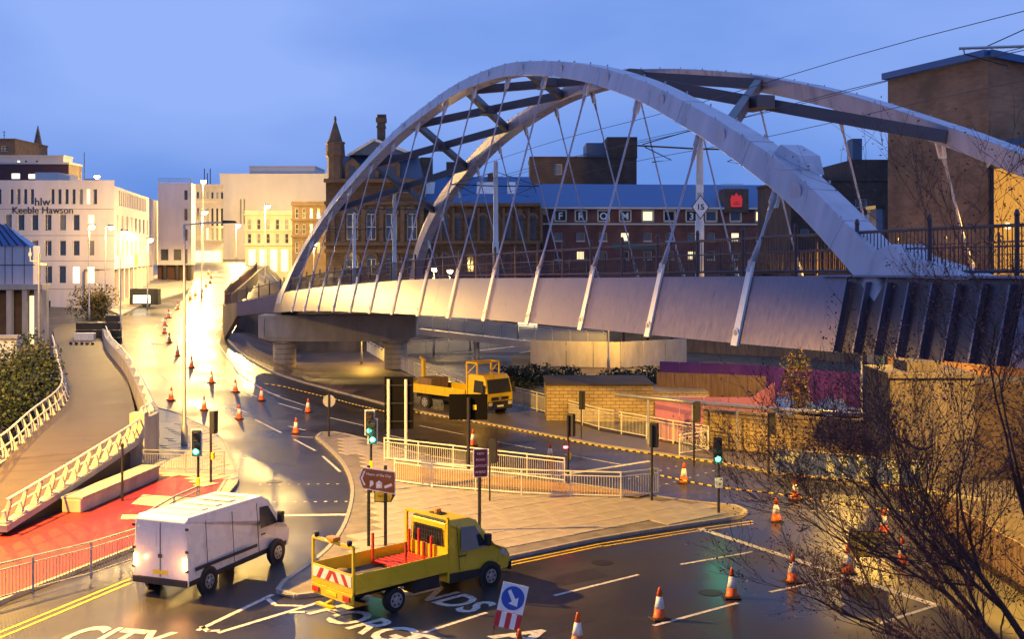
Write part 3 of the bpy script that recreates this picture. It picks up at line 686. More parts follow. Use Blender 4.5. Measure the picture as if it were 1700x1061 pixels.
def body(T, x0, x1, d, z0, z1, m, ox=0, oy=0, ang=0, name='rear_wall', y0=0):      # sides, back, roof (no front)
    mb = MB(); mb.poly([(x0, y0, z0), (x0, y0, z1), (x0, d, z1), (x0, d, z0)]); mb.poly([(x1, y0, z0), (x1, d, z0), (x1, d, z1), (x1, y0, z1)])
    mb.poly([(x0, d, z0), (x0, d, z1), (x1, d, z1), (x1, d, z0)]); mb.poly([(x0, y0, z1), (x1, y0, z1), (x1, d, z1), (x0, d, z1)])
    o = mb.build(name, M[m], T, fix=False); put(o, ox, oy, ang, 0, 0, 0); return o
class Fr:           # frontal building frame: pixel columns/rows -> local metres at depth Y
    def __init__(s, px0, Y): s.p = px0; s.Y = Y
    def u(s, px): return (px - s.p) * s.Y / F
    def z(s, py): return HC - (py - CY) * s.Y / F
    def r(s, a, b, c, d): return (s.u(a), s.u(b), s.z(d), s.z(c))
    def loc(s): return ((s.p - CX) * s.Y / F, s.Y, 0)
# ---- white office building with lettering
f = Fr(-90, 125); T = thing('office_building', 'white rendered office block with rows of windows and large wall lettering', 'building', f.loc())
rects = []; panes = []
for x in (-60, -46, -32, -18, -4, 16, 27.5, 38.7, 50, 84, 95.6, 107.4, 119, 131, 143, 154.7): rects.append(f.r(x, x + 6.4, 313.5, 339)); panes.append('lit' if x == 143 else None)
for x in (-82, -60, -37, -15, 8, 29, 52, 74, 98, 120.6, 145): rects.append(f.r(x, x + 11.5, 355.5, 383)); panes.append('lit' if x == 145 else None)
for x in (-82, -60, -37, -15, 8, 29, 52, 74, 98, 120.6, 145): rects.append(f.r(x, x + 11.5, 399, 425)); panes.append(None)
for x in (-37, -15, 8, 29, 52, 74, 97, 120, 144): rects.append(f.r(x, x + 12.5, 441.5, 471)); panes.append('litw' if x in (120, 144) else None)
for x in (75, 20): rects.append(f.r(x, x + 9, 499, 514)); panes.append('glass')
wcor = f.u(190)
facade(T, 0, wcor, 1.0, f.z(299), rects, 'hl', panes=panes, bars=0)
body(T, 0, wcor - 7, 34, 1.0, f.z(299) - .15, 'hl')
MB().poly([(wcor - 7.2, .02, zq) for zq in ()] or [(wcor - 7.1, .05, f.z(299) - .7), (wcor - .05, .05, f.z(299) - .7), (wcor - 6.3, 35, f.z(299) - .7), (wcor - 7.1, 35, f.z(299) - .7)]).build('flat_roof', M['palew'], T, fix=False)
for s_, sz, x, y, al in (('hlw', 1.15, 57.5, 341, 0), ('Keeble Hawson', 1.0, 20, 354.3, 0)):
    text_on('wall_lettering', s_, sz * (1.0 if s_ == 'hlw' else 1.0), .03, M['plastic'], upright(None, (1, 0, 0), (f.u(x), -.035, f.z(y))), T)
for k, (a_, b_, h_) in enumerate(((20, 60, 1.2), (90, 110, .7))): MB().box(f.u(a_), f.u(b_), 6 + 3 * k, 12 + 3 * k, f.z(299) - .14, f.z(299) + h_).build('roof_plant', M['palew'], T)
for y_ in (347, 391, 433, 480): MB().box(.02, wcor - .02, -.012, -.003, f.z(y_) - .02, f.z(y_) + .02).build('cladding_joint', M['sandt'], T)
# right wing, receding
ang = math.atan2(35, -.177 * 35 * 1.0 + 0); ang = math.atan2(35.0, 35 * -.177)
c0 = wcor; wl = 40.5; zt_ = f.z(299); zlow = 8.0
rr = []; pn = []
for k in range(16): rr.append((3.2 + k * 1.45, 3.2 + k * 1.45 + 1.0, f.z(339), f.z(313.5))); pn.append('blind')
for k in range(9): rr.append((1.6 + k * 3.6, 1.6 + k * 3.6 + 1.5, f.z(383), f.z(355.5))); pn.append(random.choice(['lit', 'glass', 'blind']))
for k in range(9): rr.append((1.6 + k * 3.6, 1.6 + k * 3.6 + 1.5, f.z(425), f.z(399))); pn.append(random.choice(['lit', 'glass', 'blind']))
facade(T, 0, wl, zlow, zt_ - .6, rr, 'hl', c0, 0, ang, panes=pn, dep=.4)
# recessed ground floor with shop front and columns
o = MB().poly([(0, 3, 1), (wl, 3, 1), (wl, 3, zlow), (0, 3, zlow)]).poly([(0, 0, zlow), (0, 3, zlow), (wl, 3, zlow), (wl, 0, zlow)]).build('shop_front', M['maroonwall'], T, fix=False); put(o, c0, 0, ang, 0, 0, 0)
for k in range(10):
    o = MB().box(k * 3.8 + .2, k * 3.8 + .75, .1, .65, 1, zlow).build('column', M['hl'], T, bevel=.02); put(o, c0, 0, ang, 0, 0, 0)
for a, b, m_ in ((8, 11, 'lit'), (22, 25, 'litw'), (25.6, 27.5, 'litw'), (30, 32, 'glass')):
    o = MB().box(a, b, 2.93, 2.99, 4.6, 7.3).build('shop_window', M[m_], T); put(o, c0, 0, ang, 0, 0, 0)
o = MB().box(16, 18, -.08, -.01, 8.2, 9.5).build('notice_board', M['syellow'], T); put(o, c0, 0, ang, 0, 0, 0)
# end block
ex, ey = c0 + wl * math.cos(ang), wl * math.sin(ang)
f2 = Fr(262, 160.5); bw_ = f2.u(317)
rr = [(bw_ - 1.0, bw_ - .5, f2.z(b), f2.z(a)) for a, b in ((315, 332), (346, 366), (380, 400), (413, 438))] + [(.3, 1.4, f2.z(433), f2.z(413)), (2.0, 3.1, f2.z(433), f2.z(413))]
ox_, oy_ = f2.loc()[0] - f.loc()[0], 160.5 - 125
facade(T, 0, bw_, 8.0, f2.z(303), rr, 'hl', ox_, oy_, R(4), panes=['glass'] * 6); body(T, 0, bw_, 2.6, 8.0, f2.z(303) - .05, 'hl', ox_, oy_, R(4))
o = MB().box(-.3, bw_ - .2, 1.2, 2.6, 1, 7.99).build('shop_front', M['maroonwall'], T); put(o, ox_, oy_, R(4), 0, 0, 0)
for k in range(3): o = MB().box(bw_ - .5 - k * 1.6, bw_ - .1 - k * 1.6, .1, .5, 1, 8).build('column', M['dark'], T); put(o, ox_, oy_, R(4), 0, 0, 0)
o = MB().tube([(0, 0, f2.z(296)), (bw_, 0, f2.z(296))], .05, 5).tube([(0, 0, f2.z(299.5)), (bw_, 0, f2.z(299.5))], .04, 5).build('roof_rail', M['grey'], T); put(o, ox_, oy_ + .3, R(4), 0, 0, 0)
for k in range(4): o = MB().tube([(k * 1.4, 0, f2.z(303)), (k * 1.4, 0, f2.z(296))], .04, 5).build('roof_rail', M['grey'], T); put(o, ox_, oy_ + .3, R(4), 0, 0, 0)
# ---- blocks behind it
def block(name, label, px0, px1, py0, Y, d, m, rects=(), panes=None, zb_=1, roof=None, fm='frame', bars=0, cat='building', sill=None):
    f = Fr(px0, Y); T = thing(name, label, cat, f.loc())
    rr = [f.r(*q) for q in rects]
    facade(T, 0, f.u(px1), zb_, f.z(py0), rr, m, panes=panes, fm=fm, bars=bars, sill=sill); body(T, 0, f.u(px1), d, zb_, f.z(py0) - .03, m)
    MB().box(-.1, f.u(px1) + .1, -.12, d + .1, f.z(py0) - .02, f.z(py0) + .25).build('parapet', M[roof or m], T)
    return T, f
block('brick_block', 'dark red block with two lit windows above the white office roof', -80, 114, 272, 165, 5, 'maroonwall', [(18, 33, 287, 297), (46, 60, 288, 297), (71, 87, 289, 297)], ['litw', 'litw', 'glass'], roof='palew')
block('low_tower', 'grey upper storey block behind the dark red roof, below the spire', -60, 105, 260, 190, 4, 'palew', [(28, 33, 266, 270), (40, 45, 266, 270), (58, 63, 266, 270)], ['litw', 'glass', 'glass'])
T, f = block('tower_block', 'tan flat-roofed tower with a small window and roof aerial', -70, 25, 232, 215, 15, 'sandt', [(2, 13, 242, 251), (-40, -29, 242, 251)], ['glass', 'glass'], bars=2)
MB().tube([(f.u(3), 1, f.z(232)), (f.u(3), 1, f.z(216))], .06, 5).bar((f.u(0), 1, f.z(218)), (f.u(6), 1, f.z(218)), .06, .06).bar((f.u(1), 1, f.z(223)), (f.u(5), 1, f.z(223)), .06, .06).build('aerial', M['dark'], T)
T = thing('church_spire', 'slender pointed stone church spire with crocketed edges', 'spire', P(63, 262, 260)); zz0 = 10 + 153 * .13; T.location.z = 0
MB().lathe([(1.9, 0), (1.9, zz0 - .2), (1.55, zz0), (.06, 10 + (415 - 208) * .13)], 8).build('spire', M['sandt'], T)
for k in range(14):
    z_ = zz0 + .3 + k * .45; r_ = 1.55 * (1 - (z_ - zz0) / (26.9 - zz0 + 10)) * .93; 
    for a_ in (2, 5): MB().lathe([(.05, 0), (.16, .1), (.05, .22)], 5, (-r_ * .92 if a_ == 2 else r_ * .92, -.2, z_)).build('crocket', M['cream'], T)
T = thing('flagpole', 'thin bare flagpole standing on the office roof line', 'flagpole', P(140, 290, 170)); MB().tube([(0, 0, -6), (0, 0, 3.2)], [.09, .05], 6).build('pole', M['dark'], T)
# ---- small building with glass roof and portico at far left
f = Fr(-70, 96); T = thing('glass_roof_pavilion', 'pale panelled pavilion with sloping blue glass roof and stone portico', 'building', f.loc())
MB().box(0, f.u(55), 0, 1.4, f.z(472), f.z(408)).build('panel_wall', M['hl'], T)
for y in (440,): MB().box(0, f.u(58), -.03, -.005, f.z(y) - .03, f.z(y) + .03).build('panel_joint', M['sandt'], T)
for x in (-45, -15, 8, 20, 40): MB().box(f.u(x), f.u(x) + .04, -.03, -.005, f.z(471), f.z(408)).build('panel_joint', M['sandt'], T)
MB().hexa([(0, -.1, f.z(408)), (f.u(50), -.1, f.z(408)), (f.u(50), 1.4, f.z(408)), (0, 1.4, f.z(408)), (0, .8, f.z(372)), (f.u(-2), .8, f.z(372)), (f.u(-2), 1.3, f.z(372)), (0, 1.3, f.z(372))]).build('glass_roof', mat('roof_glass', (.05, .12, .35), .15, .1, 2, spec=.8), T)
for k in range(9):
    a = f.u(-60 + k * 13); MB().bar((a, -.16, f.z(408) + .02), (a * .63, .72, f.z(372) + .04), .07, .07).build('glazing_bar', M['dark'], T)
MB().box(-.2, f.u(72), -.3, 1.5, f.z(481), f.z(472) - .005).build('portico_beam', M['concrete'], T, bevel=.03)
for x in (-50, -20, 12, 38, 58, 70): MB().box(f.u(x), f.u(x) + .42, -.2, .3, .9, f.z(481)).build('portico_column', M['concrete'], T, bevel=.02)
MB().box(0, f.u(62), 1.1, 1.4, .9, f.z(481)).build('back_wall', M['sandt'], T); MB().box(f.u(40), f.u(50), 1.0, 1.08, 2.4, f.z(492)).build('doorway', M['lit'], T)
# ---- far street frontages
def rows(x0, x1, n, w_, ys, jit=0): return [(x0 + (x1 - x0) * k / max(1, n - 1), x0 + (x1 - x0) * k / max(1, n - 1) + w_, a, b) for a, b in ys for k in range(n)]
f = Fr(318, 235); T = thing('cream_terrace', 'cream stone street block with tall narrow windows beyond the white offices', 'building', f.loc()); an = R(20)
wd = f.u(366) / math.cos(an)
rr = [(1.0 + k * .92, 1.45 + k * .92, f.z(b), f.z(a)) for a, b in ((318, 330), (345, 375), (378, 398)) for k in range(6)]
facade(T, 0, wd, 4, f.z(308), rr, 'cream', 0, 0, an, panes=[random.choice(['glass', 'blind', 'blind', 'lit']) for _ in rr]); body(T, 0, wd, 16, 4, f.z(308) - .1, 'cream', 0, 0, an)
for y_ in (333, 402, 309): o = MB().box(-.1, wd + .1, -.3, -.002, f.z(y_), f.z(y_) + .45).build('cornice', M['cream'], T); put(o, 0, 0, an, 0, 0, 0)
o = MB().box(.4, wd - .4, -.25, -.02, 7.4, 9.8).build('shop_front', M['lit'], T); put(o, 0, 0, an, 0, 0, 0)
for k in range(3): MB().tube([(f.u(322 + k * 5), 8, f.z(308)), (f.u(322 + k * 5), 8, f.z(275 + 8 * (k % 2)))], .09, 5).build('roof_mast', M['dark'], T)
block('blank_wall_block', 'large blank pale concrete block rising over the ornate cream building', 365, 545, 290, 262, 26, 'palew', [(404, 407, 330, 372), (398, 401, 330, 372)], ['blind', 'blind'], zb_=4)
block('plant_room', 'flat grey rooftop box standing on the blank concrete block', 414, 523, 277, 272, 14, 'palew', zb_=18)
T, f = block('ornate_bank', 'small ornate cream building with two rows of windows', 407, 486, 352, 215, 14, 'cream', rows(411, 473, 5, 6, [(364, 381), (388, 404)]), ['blind', 'glass'] * 5, zb_=4, sill='cream', bars=1)
for y_ in (357, 384, 408): MB().box(-.15, f.u(486) + .15, -.35, -.002, f.z(y_), f.z(y_) + .3).build('cornice', M['cream'], T)
for k in range(4): MB().box(f.u(413 + 18 * k), f.u(424 + 18 * k), -.06, -.005, 6.2, f.z(414)).build('shop_window', M['lit'], T)
T, f = block('brown_stone_house', 'brown stone corner building with classical cornice beside the ornate cream one', 485, 548, 337, 196, 14, 'sandt', rows(490, 526, 4, 5, [(346, 362), (372, 388), (402, 420)]), None, zb_=4, bars=1)
for y_ in (341, 366, 394): MB().box(-.15, f.u(548), -.4, -.002, f.z(y_), f.z(y_) + .35).build('cornice', M['sandt'], T)
# ---- Victorian stone building
f = Fr(541, 158); T = thing('stone_hall', 'sooty Victorian stone building with turret, mansard dormers and arched windows', 'building', f.loc())
ar = [(575, 594), (608, 624), (640, 659), (676, 692)]
rr = [f.r(a, b, 355, 398) for a, b in ar] + [f.r(a, b, 430, 456) for a, b in ar]
facade(T, 0, f.u(703), 1, f.z(300), rr, 'sand', bars=2, fm='wht', panes=['glass'] * 8, dep=.35); body(T, 0, f.u(703), 24, 1, f.z(300) - .1, 'sand')
ar2 = [712, 733, 754, 775, 796, 817, 838, 859, 880]
rr2 = [f.r(a, a + 11, 362, 396) for a in ar2] + [f.r(a, a + 11, 428, 452) for a in ar2]
facade(T, f.u(703), f.u(898), 1, f.z(338), rr2, 'sand', 0, 1.2, 0, bars=2, fm='sandt', panes=['glass'] * 18, dep=.35); body(T, f.u(703), f.u(898), 20, 1, f.z(338) - .1, 'sand', 0, 1.2)
def arch_top(u, z, r_, y, m_, lun='glass'):
    n = 10; o = MB(); q = [(u + r_ * math.cos(math.pi * k / n), y - .01, z + r_ * math.sin(math.pi * k / n)) for k in range(n + 1)]
    o.prism(q, (0, -.03, 0)); o.build('lunette', M[lun], T)
    o = MB()
    for k in range(n):
        a0, a1 = math.pi * k / n, math.pi * (k + 1) / n
        o.hexa([(u + rr_ * math.cos(a_), yy, z + rr_ * math.sin(a_)) for yy in (y - .005, y - .17) for rr_, a_ in ((r_, a0), (r_ + .3, a0), (r_ + .3, a1), (r_, a1))])
    o.build('arch_ring', M['sandt'], T)
for a, b in ar:
    for y_ in (355, 430): arch_top(f.u((a + b) / 2), f.z(y_), f.u(b) / 2 - f.u(a) / 2, 0, 'sandt')
for a in ar2:
    for y_ in (362, 428): arch_top(f.u(a + 5.5), f.z(y_), f.u(11) / 2 - f.u(0) / 2, 1.2, 'sandt')
for y_, p_ in ((303, .7), (340, .3), (408, .45), (420, .25)):
    MB().box(-.2, f.u(703) + .2, -p_, -.003, f.z(y_), f.z(y_) + .5).build('cornice', M['sandt'], T, bevel=.05)
for y_, p_ in ((342, .6), (405, .4)):
    MB().box(f.u(703) + .25, f.u(898), 1.2 - p_, 1.197, f.z(y_), f.z(y_) + .45).build('cornice', M['sandt'], T, bevel=.05)
for x in (549, 566, 600, 630, 665, 697): MB().box(f.u(x), f.u(x) + .55, -.2, -.004, f.z(406), f.z(342)).build('pilaster', M['sandt'], T)
for x in range(722, 898, 21): MB().box(f.u(x) + .55, f.u(x) + .9, 1.02, 1.196, f.z(404), f.z(344)).build('pilaster', M['sandt'], T)
for x in range(727, 898, 42):
    MB().tube([(f.u(x) + .8, 1.19, f.z(351)), (f.u(x) + .8, 1.05, f.z(351))], [.5, .42], 16).build('roundel', M['sandt'], T)
# mansard roof with gable dormers, turret, chimneys
MB().hexa([(f.u(549), .4, f.z(299)), (f.u(702), .4, f.z(299)), (f.u(702), 22, f.z(299)), (f.u(549), 22, f.z(299)), (f.u(556), 3.5, f.z(255)), (f.u(690), 3.5, f.z(255)), (f.u(690), 19, f.z(255)), (f.u(556), 19, f.z(255))]).build('mansard_roof', M['slate'], T)
MB().prism([(f.u(575), 2, f.z(255)), (f.u(618), 2, f.z(230)), (f.u(690), 2, f.z(255))], (0, 15, 0)).build('gable_roof', M['slate'], T)
MB().bar((f.u(574), 1.9, f.z(256)), (f.u(618), 1.9, f.z(229)), .25, .35).bar((f.u(618), 1.9, f.z(229)), (f.u(691), 1.9, f.z(256)), .25, .35).build('barge_board', M['pale'], T)
for x in (573, 605, 640):
    dd = obj('dormer', MB().prism([(f.u(x), -.1, f.z(299)), (f.u(x + 24), -.1, f.z(299)), (f.u(x + 24), -.1, f.z(272)), (f.u(x + 12), -.1, f.z(262)), (f.u(x), -.1, f.z(272))], (0, 3, 0)).mesh('dormer', M['sandt']), T)
    MB().box(f.u(x + 7), f.u(x + 17), -.15, -.11, f.z(296), f.z(276)).build('dormer_window', M['glass'], dd)
tx, ty = f.u(556), .3
MB().lathe([(1.05, f.z(300)), (1.05, f.z(262)), (1.3, f.z(258)), (1.2, f.z(240)), (1.35, f.z(236)), (.95, f.z(234)), (.12, f.z(200)), (.2, f.z(199)), (.1, f.z(192))], 8, (tx, ty, 0)).build('turret', M['sandt'], T)
ch = MB().box(f.u(619), f.u(632), 5, 6, f.z(262), f.z(196)).build('chimney', M['sandt'], T)
MB().box(f.u(617), f.u(634), 4.8, 6.2, f.z(196) + .005, f.z(188)).box(f.u(617.8), f.u(633), 4.9, 6.1, f.z(206), f.z(202)).build('chimney_cap', M['sandt'], ch)
for k in range(4): MB().lathe([(.18, 0), (.15, .5)], 8, (f.u(620 + 4 * k), 5.5, f.z(188))).build('chimney_pot', M['sandt'], ch)
MB().box(f.u(692), f.u(712), 6, 8, f.z(300), f.z(255)).build('chimney', M['sandt'], T); MB().box(f.u(736), f.u(780), 7, 12, f.z(320), f.z(262)).build('chimney', M['dbrick'], T)
MB().hexa([(f.u(703), 1.0, f.z(337)), (f.u(898), 1.0, f.z(337)), (f.u(898), 20, f.z(337)), (f.u(703), 20, f.z(337)), (f.u(706), 7, f.z(288)), (f.u(880), 7, f.z(288)), (f.u(880), 14, f.z(288)), (f.u(706), 14, f.z(288))]).build('slate_roof', M['hroof'], T)
for a, b in ((700, 718), (790, 820), (842, 856)): MB().hexa([(f.u(a), 2.4, f.z(326)), (f.u(b), 2.4, f.z(326)), (f.u(b), 2.6, f.z(326)), (f.u(a), 2.6, f.z(326)), (f.u(a), 5.6, f.z(298)), (f.u(b), 5.6, f.z(298)), (f.u(b), 5.8, f.z(298)), (f.u(a), 5.8, f.z(298))]).build('skylight', M['pale'], T)
MB().box(f.u(808), f.u(818), 6, 8, f.z(318), f.z(283)).build('chimney', M['dbrick'], T)
# ---- brick hotel with blue roof
f = Fr(899, 164); an = R(5.5); T = thing('brick_hotel', 'red brick hotel with blue roof, lettered window panels and logo tower', 'building', f.loc())
k_ = 1.06
def hu(px): return f.u(px) * k_
rr = []; pn = []
lit1 = {607}; names = {255: 'F', 337: 'R', 428: 'O', 515: 'M', 785: '3'}
tops = [255, 337, 428, 515, 607, 695, 785, 865, 965, 1070]
for c in tops:
    x = 820 + c / 2.527; rr.append((hu(x), hu(x + 16), f.z(366) , f.z(350))); pn.append('lit' if c in (607, 1070) else ('glass'))
for c in (250, 340, 430, 518, 610, 700, 790, 868, 968, 1070):
    x = 820 + c / 2.527; rr.append((hu(x), hu(x + 13), f.z(400), f.z(386))); pn.append('lit' if c in (518, 968) else 'blind')
for c in (250, 340, 430, 518, 610, 700, 790, 868, 968, 1070):
    x = 820 + c / 2.527; rr.append((hu(x), hu(x + 13), f.z(431), f.z(417))); pn.append(random.choice(['lit', 'glass', 'blind']))
W_ = hu(1284)
facade(T, 0, W_, 0, f.z(345), rr, 'hbrick', 0, 0, an, fm='cream', panes=pn, bars=0, sill='cream'); body(T, 0, W_, 15, 0, f.z(345) - .05, 'hbrick', 0, 0, an)
for c in tops:                                          # pale surrounds round the top row, lettered panels in some
    x = 820 + c / 2.527; a, b, z0, z1 = hu(x), hu(x + 16), f.z(366), f.z(350); t = .18
    o = MB().box(a - t, b + t, -.07, -.004, z1, z1 + t).box(a - t, b + t, -.07, -.004, z0 - t, z0 - .125).box(a - t, a, -.07, -.004, z0, z1).box(b, b + t, -.07, -.004, z0, z1).build('surround', M['cream'], T); put(o, 0, 0, an, 0, 0, 0)
    if c in names:
        o = MB().box(a + .01, b - .01, .03, .06, z0 + .01, z1 - .01).build('letter_panel', M['plastic'], T); put(o, 0, 0, an, 0, 0, 0)
        o = obj('letter', text_mesh(names[c], 1.35, .015, M['swhite'], 'CENTER', True), T); c2, s2 = math.cos(an), math.sin(an); u_ = (a + b) / 2
        o.matrix_local = Matrix.Translation((u_ * c2 - .012 * s2, u_ * s2 + .012 * c2, z0 + .18)) @ Matrix.Rotation(an, 4, 'Z') @ Matrix.Rotation(R(90), 4, 'X')
for y_ in (373,): o = MB().box(0, W_, -.09, -.003, f.z(y_), f.z(y_) + .22).build('string_course', M['cream'], T); put(o, 0, 0, an, 0, 0, 0)
o = MB().box(-.2, W_ + .3, -.5, -.006, f.z(345) - .12, f.z(345) + .16).build('eaves', M['pale'], T); put(o, 0, 0, an, 0, 0, 0)
o = MB().prism([(-.2, -.55, f.z(345) + .17), (-.2, 7.5, f.z(300)), (-.2, 15.5, f.z(345) + .17)], (W_ + .6, 0, 0)).build('roof', M['hroof'], T); put(o, 0, 0, an, 0, 0, 0)
o = MB().box(hu(1190), hu(1229), -.6, 2.5, f.z(352), f.z(312)).build('logo_tower', M['sandt'], T); put(o, 0, 0, an, 0, 0, 0)
lx, lz = hu(1209), f.z(331)
prof = [(-.75, -.95), (.75, -.95), (.85, .1), (.6, .75), (.35, .5), (0, 1.0), (-.35, .5), (-.6, .75), (-.85, .1)]
o = MB().prism([(lx + a, -.61, lz + b) for a, b in prof], (0, -.1, 0)).build('logo', mat('logo_red', (.55, .03, .03), .5, 0, 1, emit=(1, .05, .05), estr=.35), T); put(o, 0, 0, an, 0, 0, 0)
o = MB().box(lx - .45, lx + .45, -.74, -.715, lz - .6, lz - .5).box(lx - .3, lx + .3, -.74, -.715, lz - .3, lz - .22).build('logo_mark', M['smaroon'], T); put(o, 0, 0, an, 0, 0, 0)
mb = MB()
for k in range(6): mb.tube([(hu(1190) + k * .6, .8, f.z(312)), (hu(1190) + k * .6, .8, f.z(303))], .03, 5)
mb.tube([(hu(1190), .8, f.z(303)), (hu(1190) + 3, .8, f.z(303))], .03, 5).tube([(hu(1190), .8, f.z(307)), (hu(1190) + 3, .8, f.z(307))], .03, 5)
o = mb.build('tower_rail', M['grey'], T); put(o, 0, 0, an, 0, 0, 0)
o = MB().box(hu(1012), hu(1085), -.12, -.02, f.z(414), f.z(404)).build('canopy_sign', mat('teal_sign', (.05, .13, .12), .4, .1, 1), T); put(o, 0, 0, an, 0, 0, 0)
# ---- dark blocks behind
T, f = block('brown_tower', 'stepped dark brown brick block rising behind the blue hotel roof', 880, 1057, 262, 205, 16, 'dbrick', [(920, 933, 272, 290)], ['blind'], zb_=4)
MB().box(f.u(1008), f.u(1058), .02, 14, f.z(262), f.z(227)).build('upper_block', M['dbrick'], T); MB().box(f.u(974), f.u(1008) - .02, 1, 10, f.z(262) + .26, f.z(236)).build('plant_box', M['slate'], T)
T, f = block('dark_block', 'dark brick block with flue behind the railing, between hotel and tan building', 1313, 1500, 300, 118, 16, 'dbrick', [(1329, 1343, 380, 393), (1360, 1378, 316, 327), (1420, 1440, 330, 345)], ['glass', 'blind', 'glass'], zb_=-.2)
MB().box(f.u(1417), f.u(1500), .5, 12, f.z(300), f.z(264)).build('upper_block', M['dbrick'], T); MB().box(f.u(1430), f.u(1446), 3, 5, f.z(264), f.z(225)).build('flue', M['slate'], T)
# ---- big tan brick building at right
T = thing('tan_brick_building', 'tall tan brick building with blue roof edge and amber lit entrance recess', 'building', (20.9, 67, 0)); a1 = math.atan2(-7.0, 2.8)
fl = math.hypot(7, 2.8)
zr = 10 + 285 * 67 / 2000; zr2 = 10 + 323 * 60 / 2000
o = MB().poly([(0, 0, -.2), (fl, 0, -.2), (fl, 0, zr2), (0, 0, zr)]).build('wall', M['tbrick'], T, fix=False); put(o, 0, 0, a1, 0, 0, 0)
o = MB().bar((-.1, -.1, zr + .1), (fl + .1, -.1, zr2 + .1), .5, .35).build('roof_edge', M['hroof'], T); put(o, 0, 0, a1, 0, 0, 0)
c1 = (fl * math.cos(a1), fl * math.sin(a1)); a2 = math.atan2(1.0, 9)
o = MB().poly([(0, 0, 5.2), (14, 0, 5.2), (14, 0, 17.2), (14, 0, 17.2), (0, 0, zr2)]).poly([(0, 1.6, -.2), (14, 1.6, -.2), (14, 1.6, 18), (0, 1.6, 18)]).build('front_wall', M['tbrick'], T, fix=False); put(o, c1[0], c1[1] + .01, a2, 0, 0, 0)
o = MB().bar((0, -.1, zr2 + .1), (14, -.1, 17.3), .5, .35).build('roof_edge', M['hroof'], T); put(o, c1[0], c1[1], a2, 0, 0, 0)
o = MB().hexa([(-.4, -2.4, 16.6), (14, -2.4, 17.6), (14, -.05, 17.0), (-.1, -.05, 15.6), (-.4, -2.4, 16.9), (14, -2.4, 17.9), (14, -.05, 17.3), (-.1, -.05, 15.9)]).build('canopy', M['slate'], T); put(o, c1[0], c1[1], a2, 0, 0, -1.6)
MB().poly([(0, 0, -.2), (7.2, 20, -.2), (7.2, 20, zr), (0, 0, zr)]).poly([(0, 0, zr), (20, 0, zr), (22, 20, zr), (7.2, 20, zr)]).build('side_wall', M['tbrick'], T, fix=False)
for k in range(4): o = MB().box(.25 + k * 3.2, 3.2 + k * 3.2, -.05, -.008, 5.4, 14.4).build('glazing', mat('amber_glazing', (.5, .25, .04), .3, .3, .5, emit=(1, .42, .03), estr=.7), T); put(o, c1[0], c1[1], a2, 0, 0, 0)
for k in range(5): o = MB().box(.1 + k * 3.2, .24 + k * 3.2, -.15, -.004, 5.2, 15).build('mullion', M['dark'], T); put(o, c1[0], c1[1], a2, 0, 0, 0)
for k, y_ in ((0, 11.2), (1, 8)): o = MB().tube([(1 + k * 2, -.06, y_), (1 + k * 2, -.12, y_)], .16, 10).build('wall_lamp', M['litw'], T); put(o, c1[0], c1[1], a2, 0, 0, 0)
MB().box(-.5, -.04, .5, 2.2, -.2, 12.3).build('stair_glass', mat('blue_glass', (.06, .10, .2), .12, .1, 1, spec=.8), T)
for z_ in (2, 4.6, 7.2, 9.8, 12.3): MB().box(-.55, -.03, .4, 2.3, z_, z_ + .2).build('stair_floor', M['dark'], T)
# distant low skyline to close the horizon
for i, (a, b, y_, Y, m_, lab) in enumerate([(1270, 1330, 402, 330, 'dbrick', 'low far dark roofs seen between hotel and dark block'), (-900, -60, 330, 260, 'palew', 'long pale far block west of the offices'), (1700, 2500, 330, 200, 'dbrick', 'long dark far block east of the tan building')]):
    block('far_block', lab, a, b, y_, Y, 20, m_, zb_=-1 if i != 1 else 4)
# ================================================================ LEFT RAMP PATH
ST = [((-30, 41.0, .5), (-17.8, 41.9, .5)), ((-26, 46, .85), (-17.4, 46, .85)), ((-21.4, 50.3, 1.25), (-17.2, 52.7, 1.3)), ((-22.4, 56.7, 1.5), (-17.5, 55.9, 1.5)), ((-24.4, 65.9, 1.75), (-19.6, 62.6, 1.7)),
      ((-28.7, 77, 2.1), (-25.2, 78.6, 2.1)), ((-35, 92.5, 2.6), (-30.4, 90.4, 2.55)), ((-40, 105, 3.05), (-35.6, 105, 3.0)), ((-42, 113, 3.3), (-38, 113, 3.3))]
secs = []
for k in range(len(ST) - 1):
    for j in range(4):
        t = j / 4; a = Vector(ST[k][0]).lerp(Vector(ST[k + 1][0]), t); b = Vector(ST[k][1]).lerp(Vector(ST[k + 1][1]), t); secs.append((a, b))
mb = MB()
M['path'] = mat('ramp_surface', (.062, .044, .038), .6, .3, .9, .3)
for a, b in secs: mb.v += [tuple(a), tuple(b), (a.x, a.y, -.2), (b.x, b.y, -.2)]
for k in range(len(secs) - 1):
    i = 4 * k; mb.f += [(i, i + 1, i + 5, i + 4), (i + 1, i + 3, i + 7, i + 5), (i + 2, i, i + 4, i + 6)]
ramp = mb.build('ramp_path', M['path'], kind='structure')
pw = thing('ramp_parapet', 'curved concrete parapet wall with handrail between ramp path and road', 'wall', (0, 0, 0))
wl_ = [(-36.2, 106, 3.75), (-33, 98, 3.5), (-30.0, 90, 3.3), (-25.0, 78.4, 2.95), (-21.6, 69.5, 2.75), (-19.0, 62.5, 2.6), (-17.7, 59, 2.5), (-17.0, 57, 2.45), (-17.05, 55.6, 2.4)]
wl_ = smooth_line(wl_, 4); secs = []
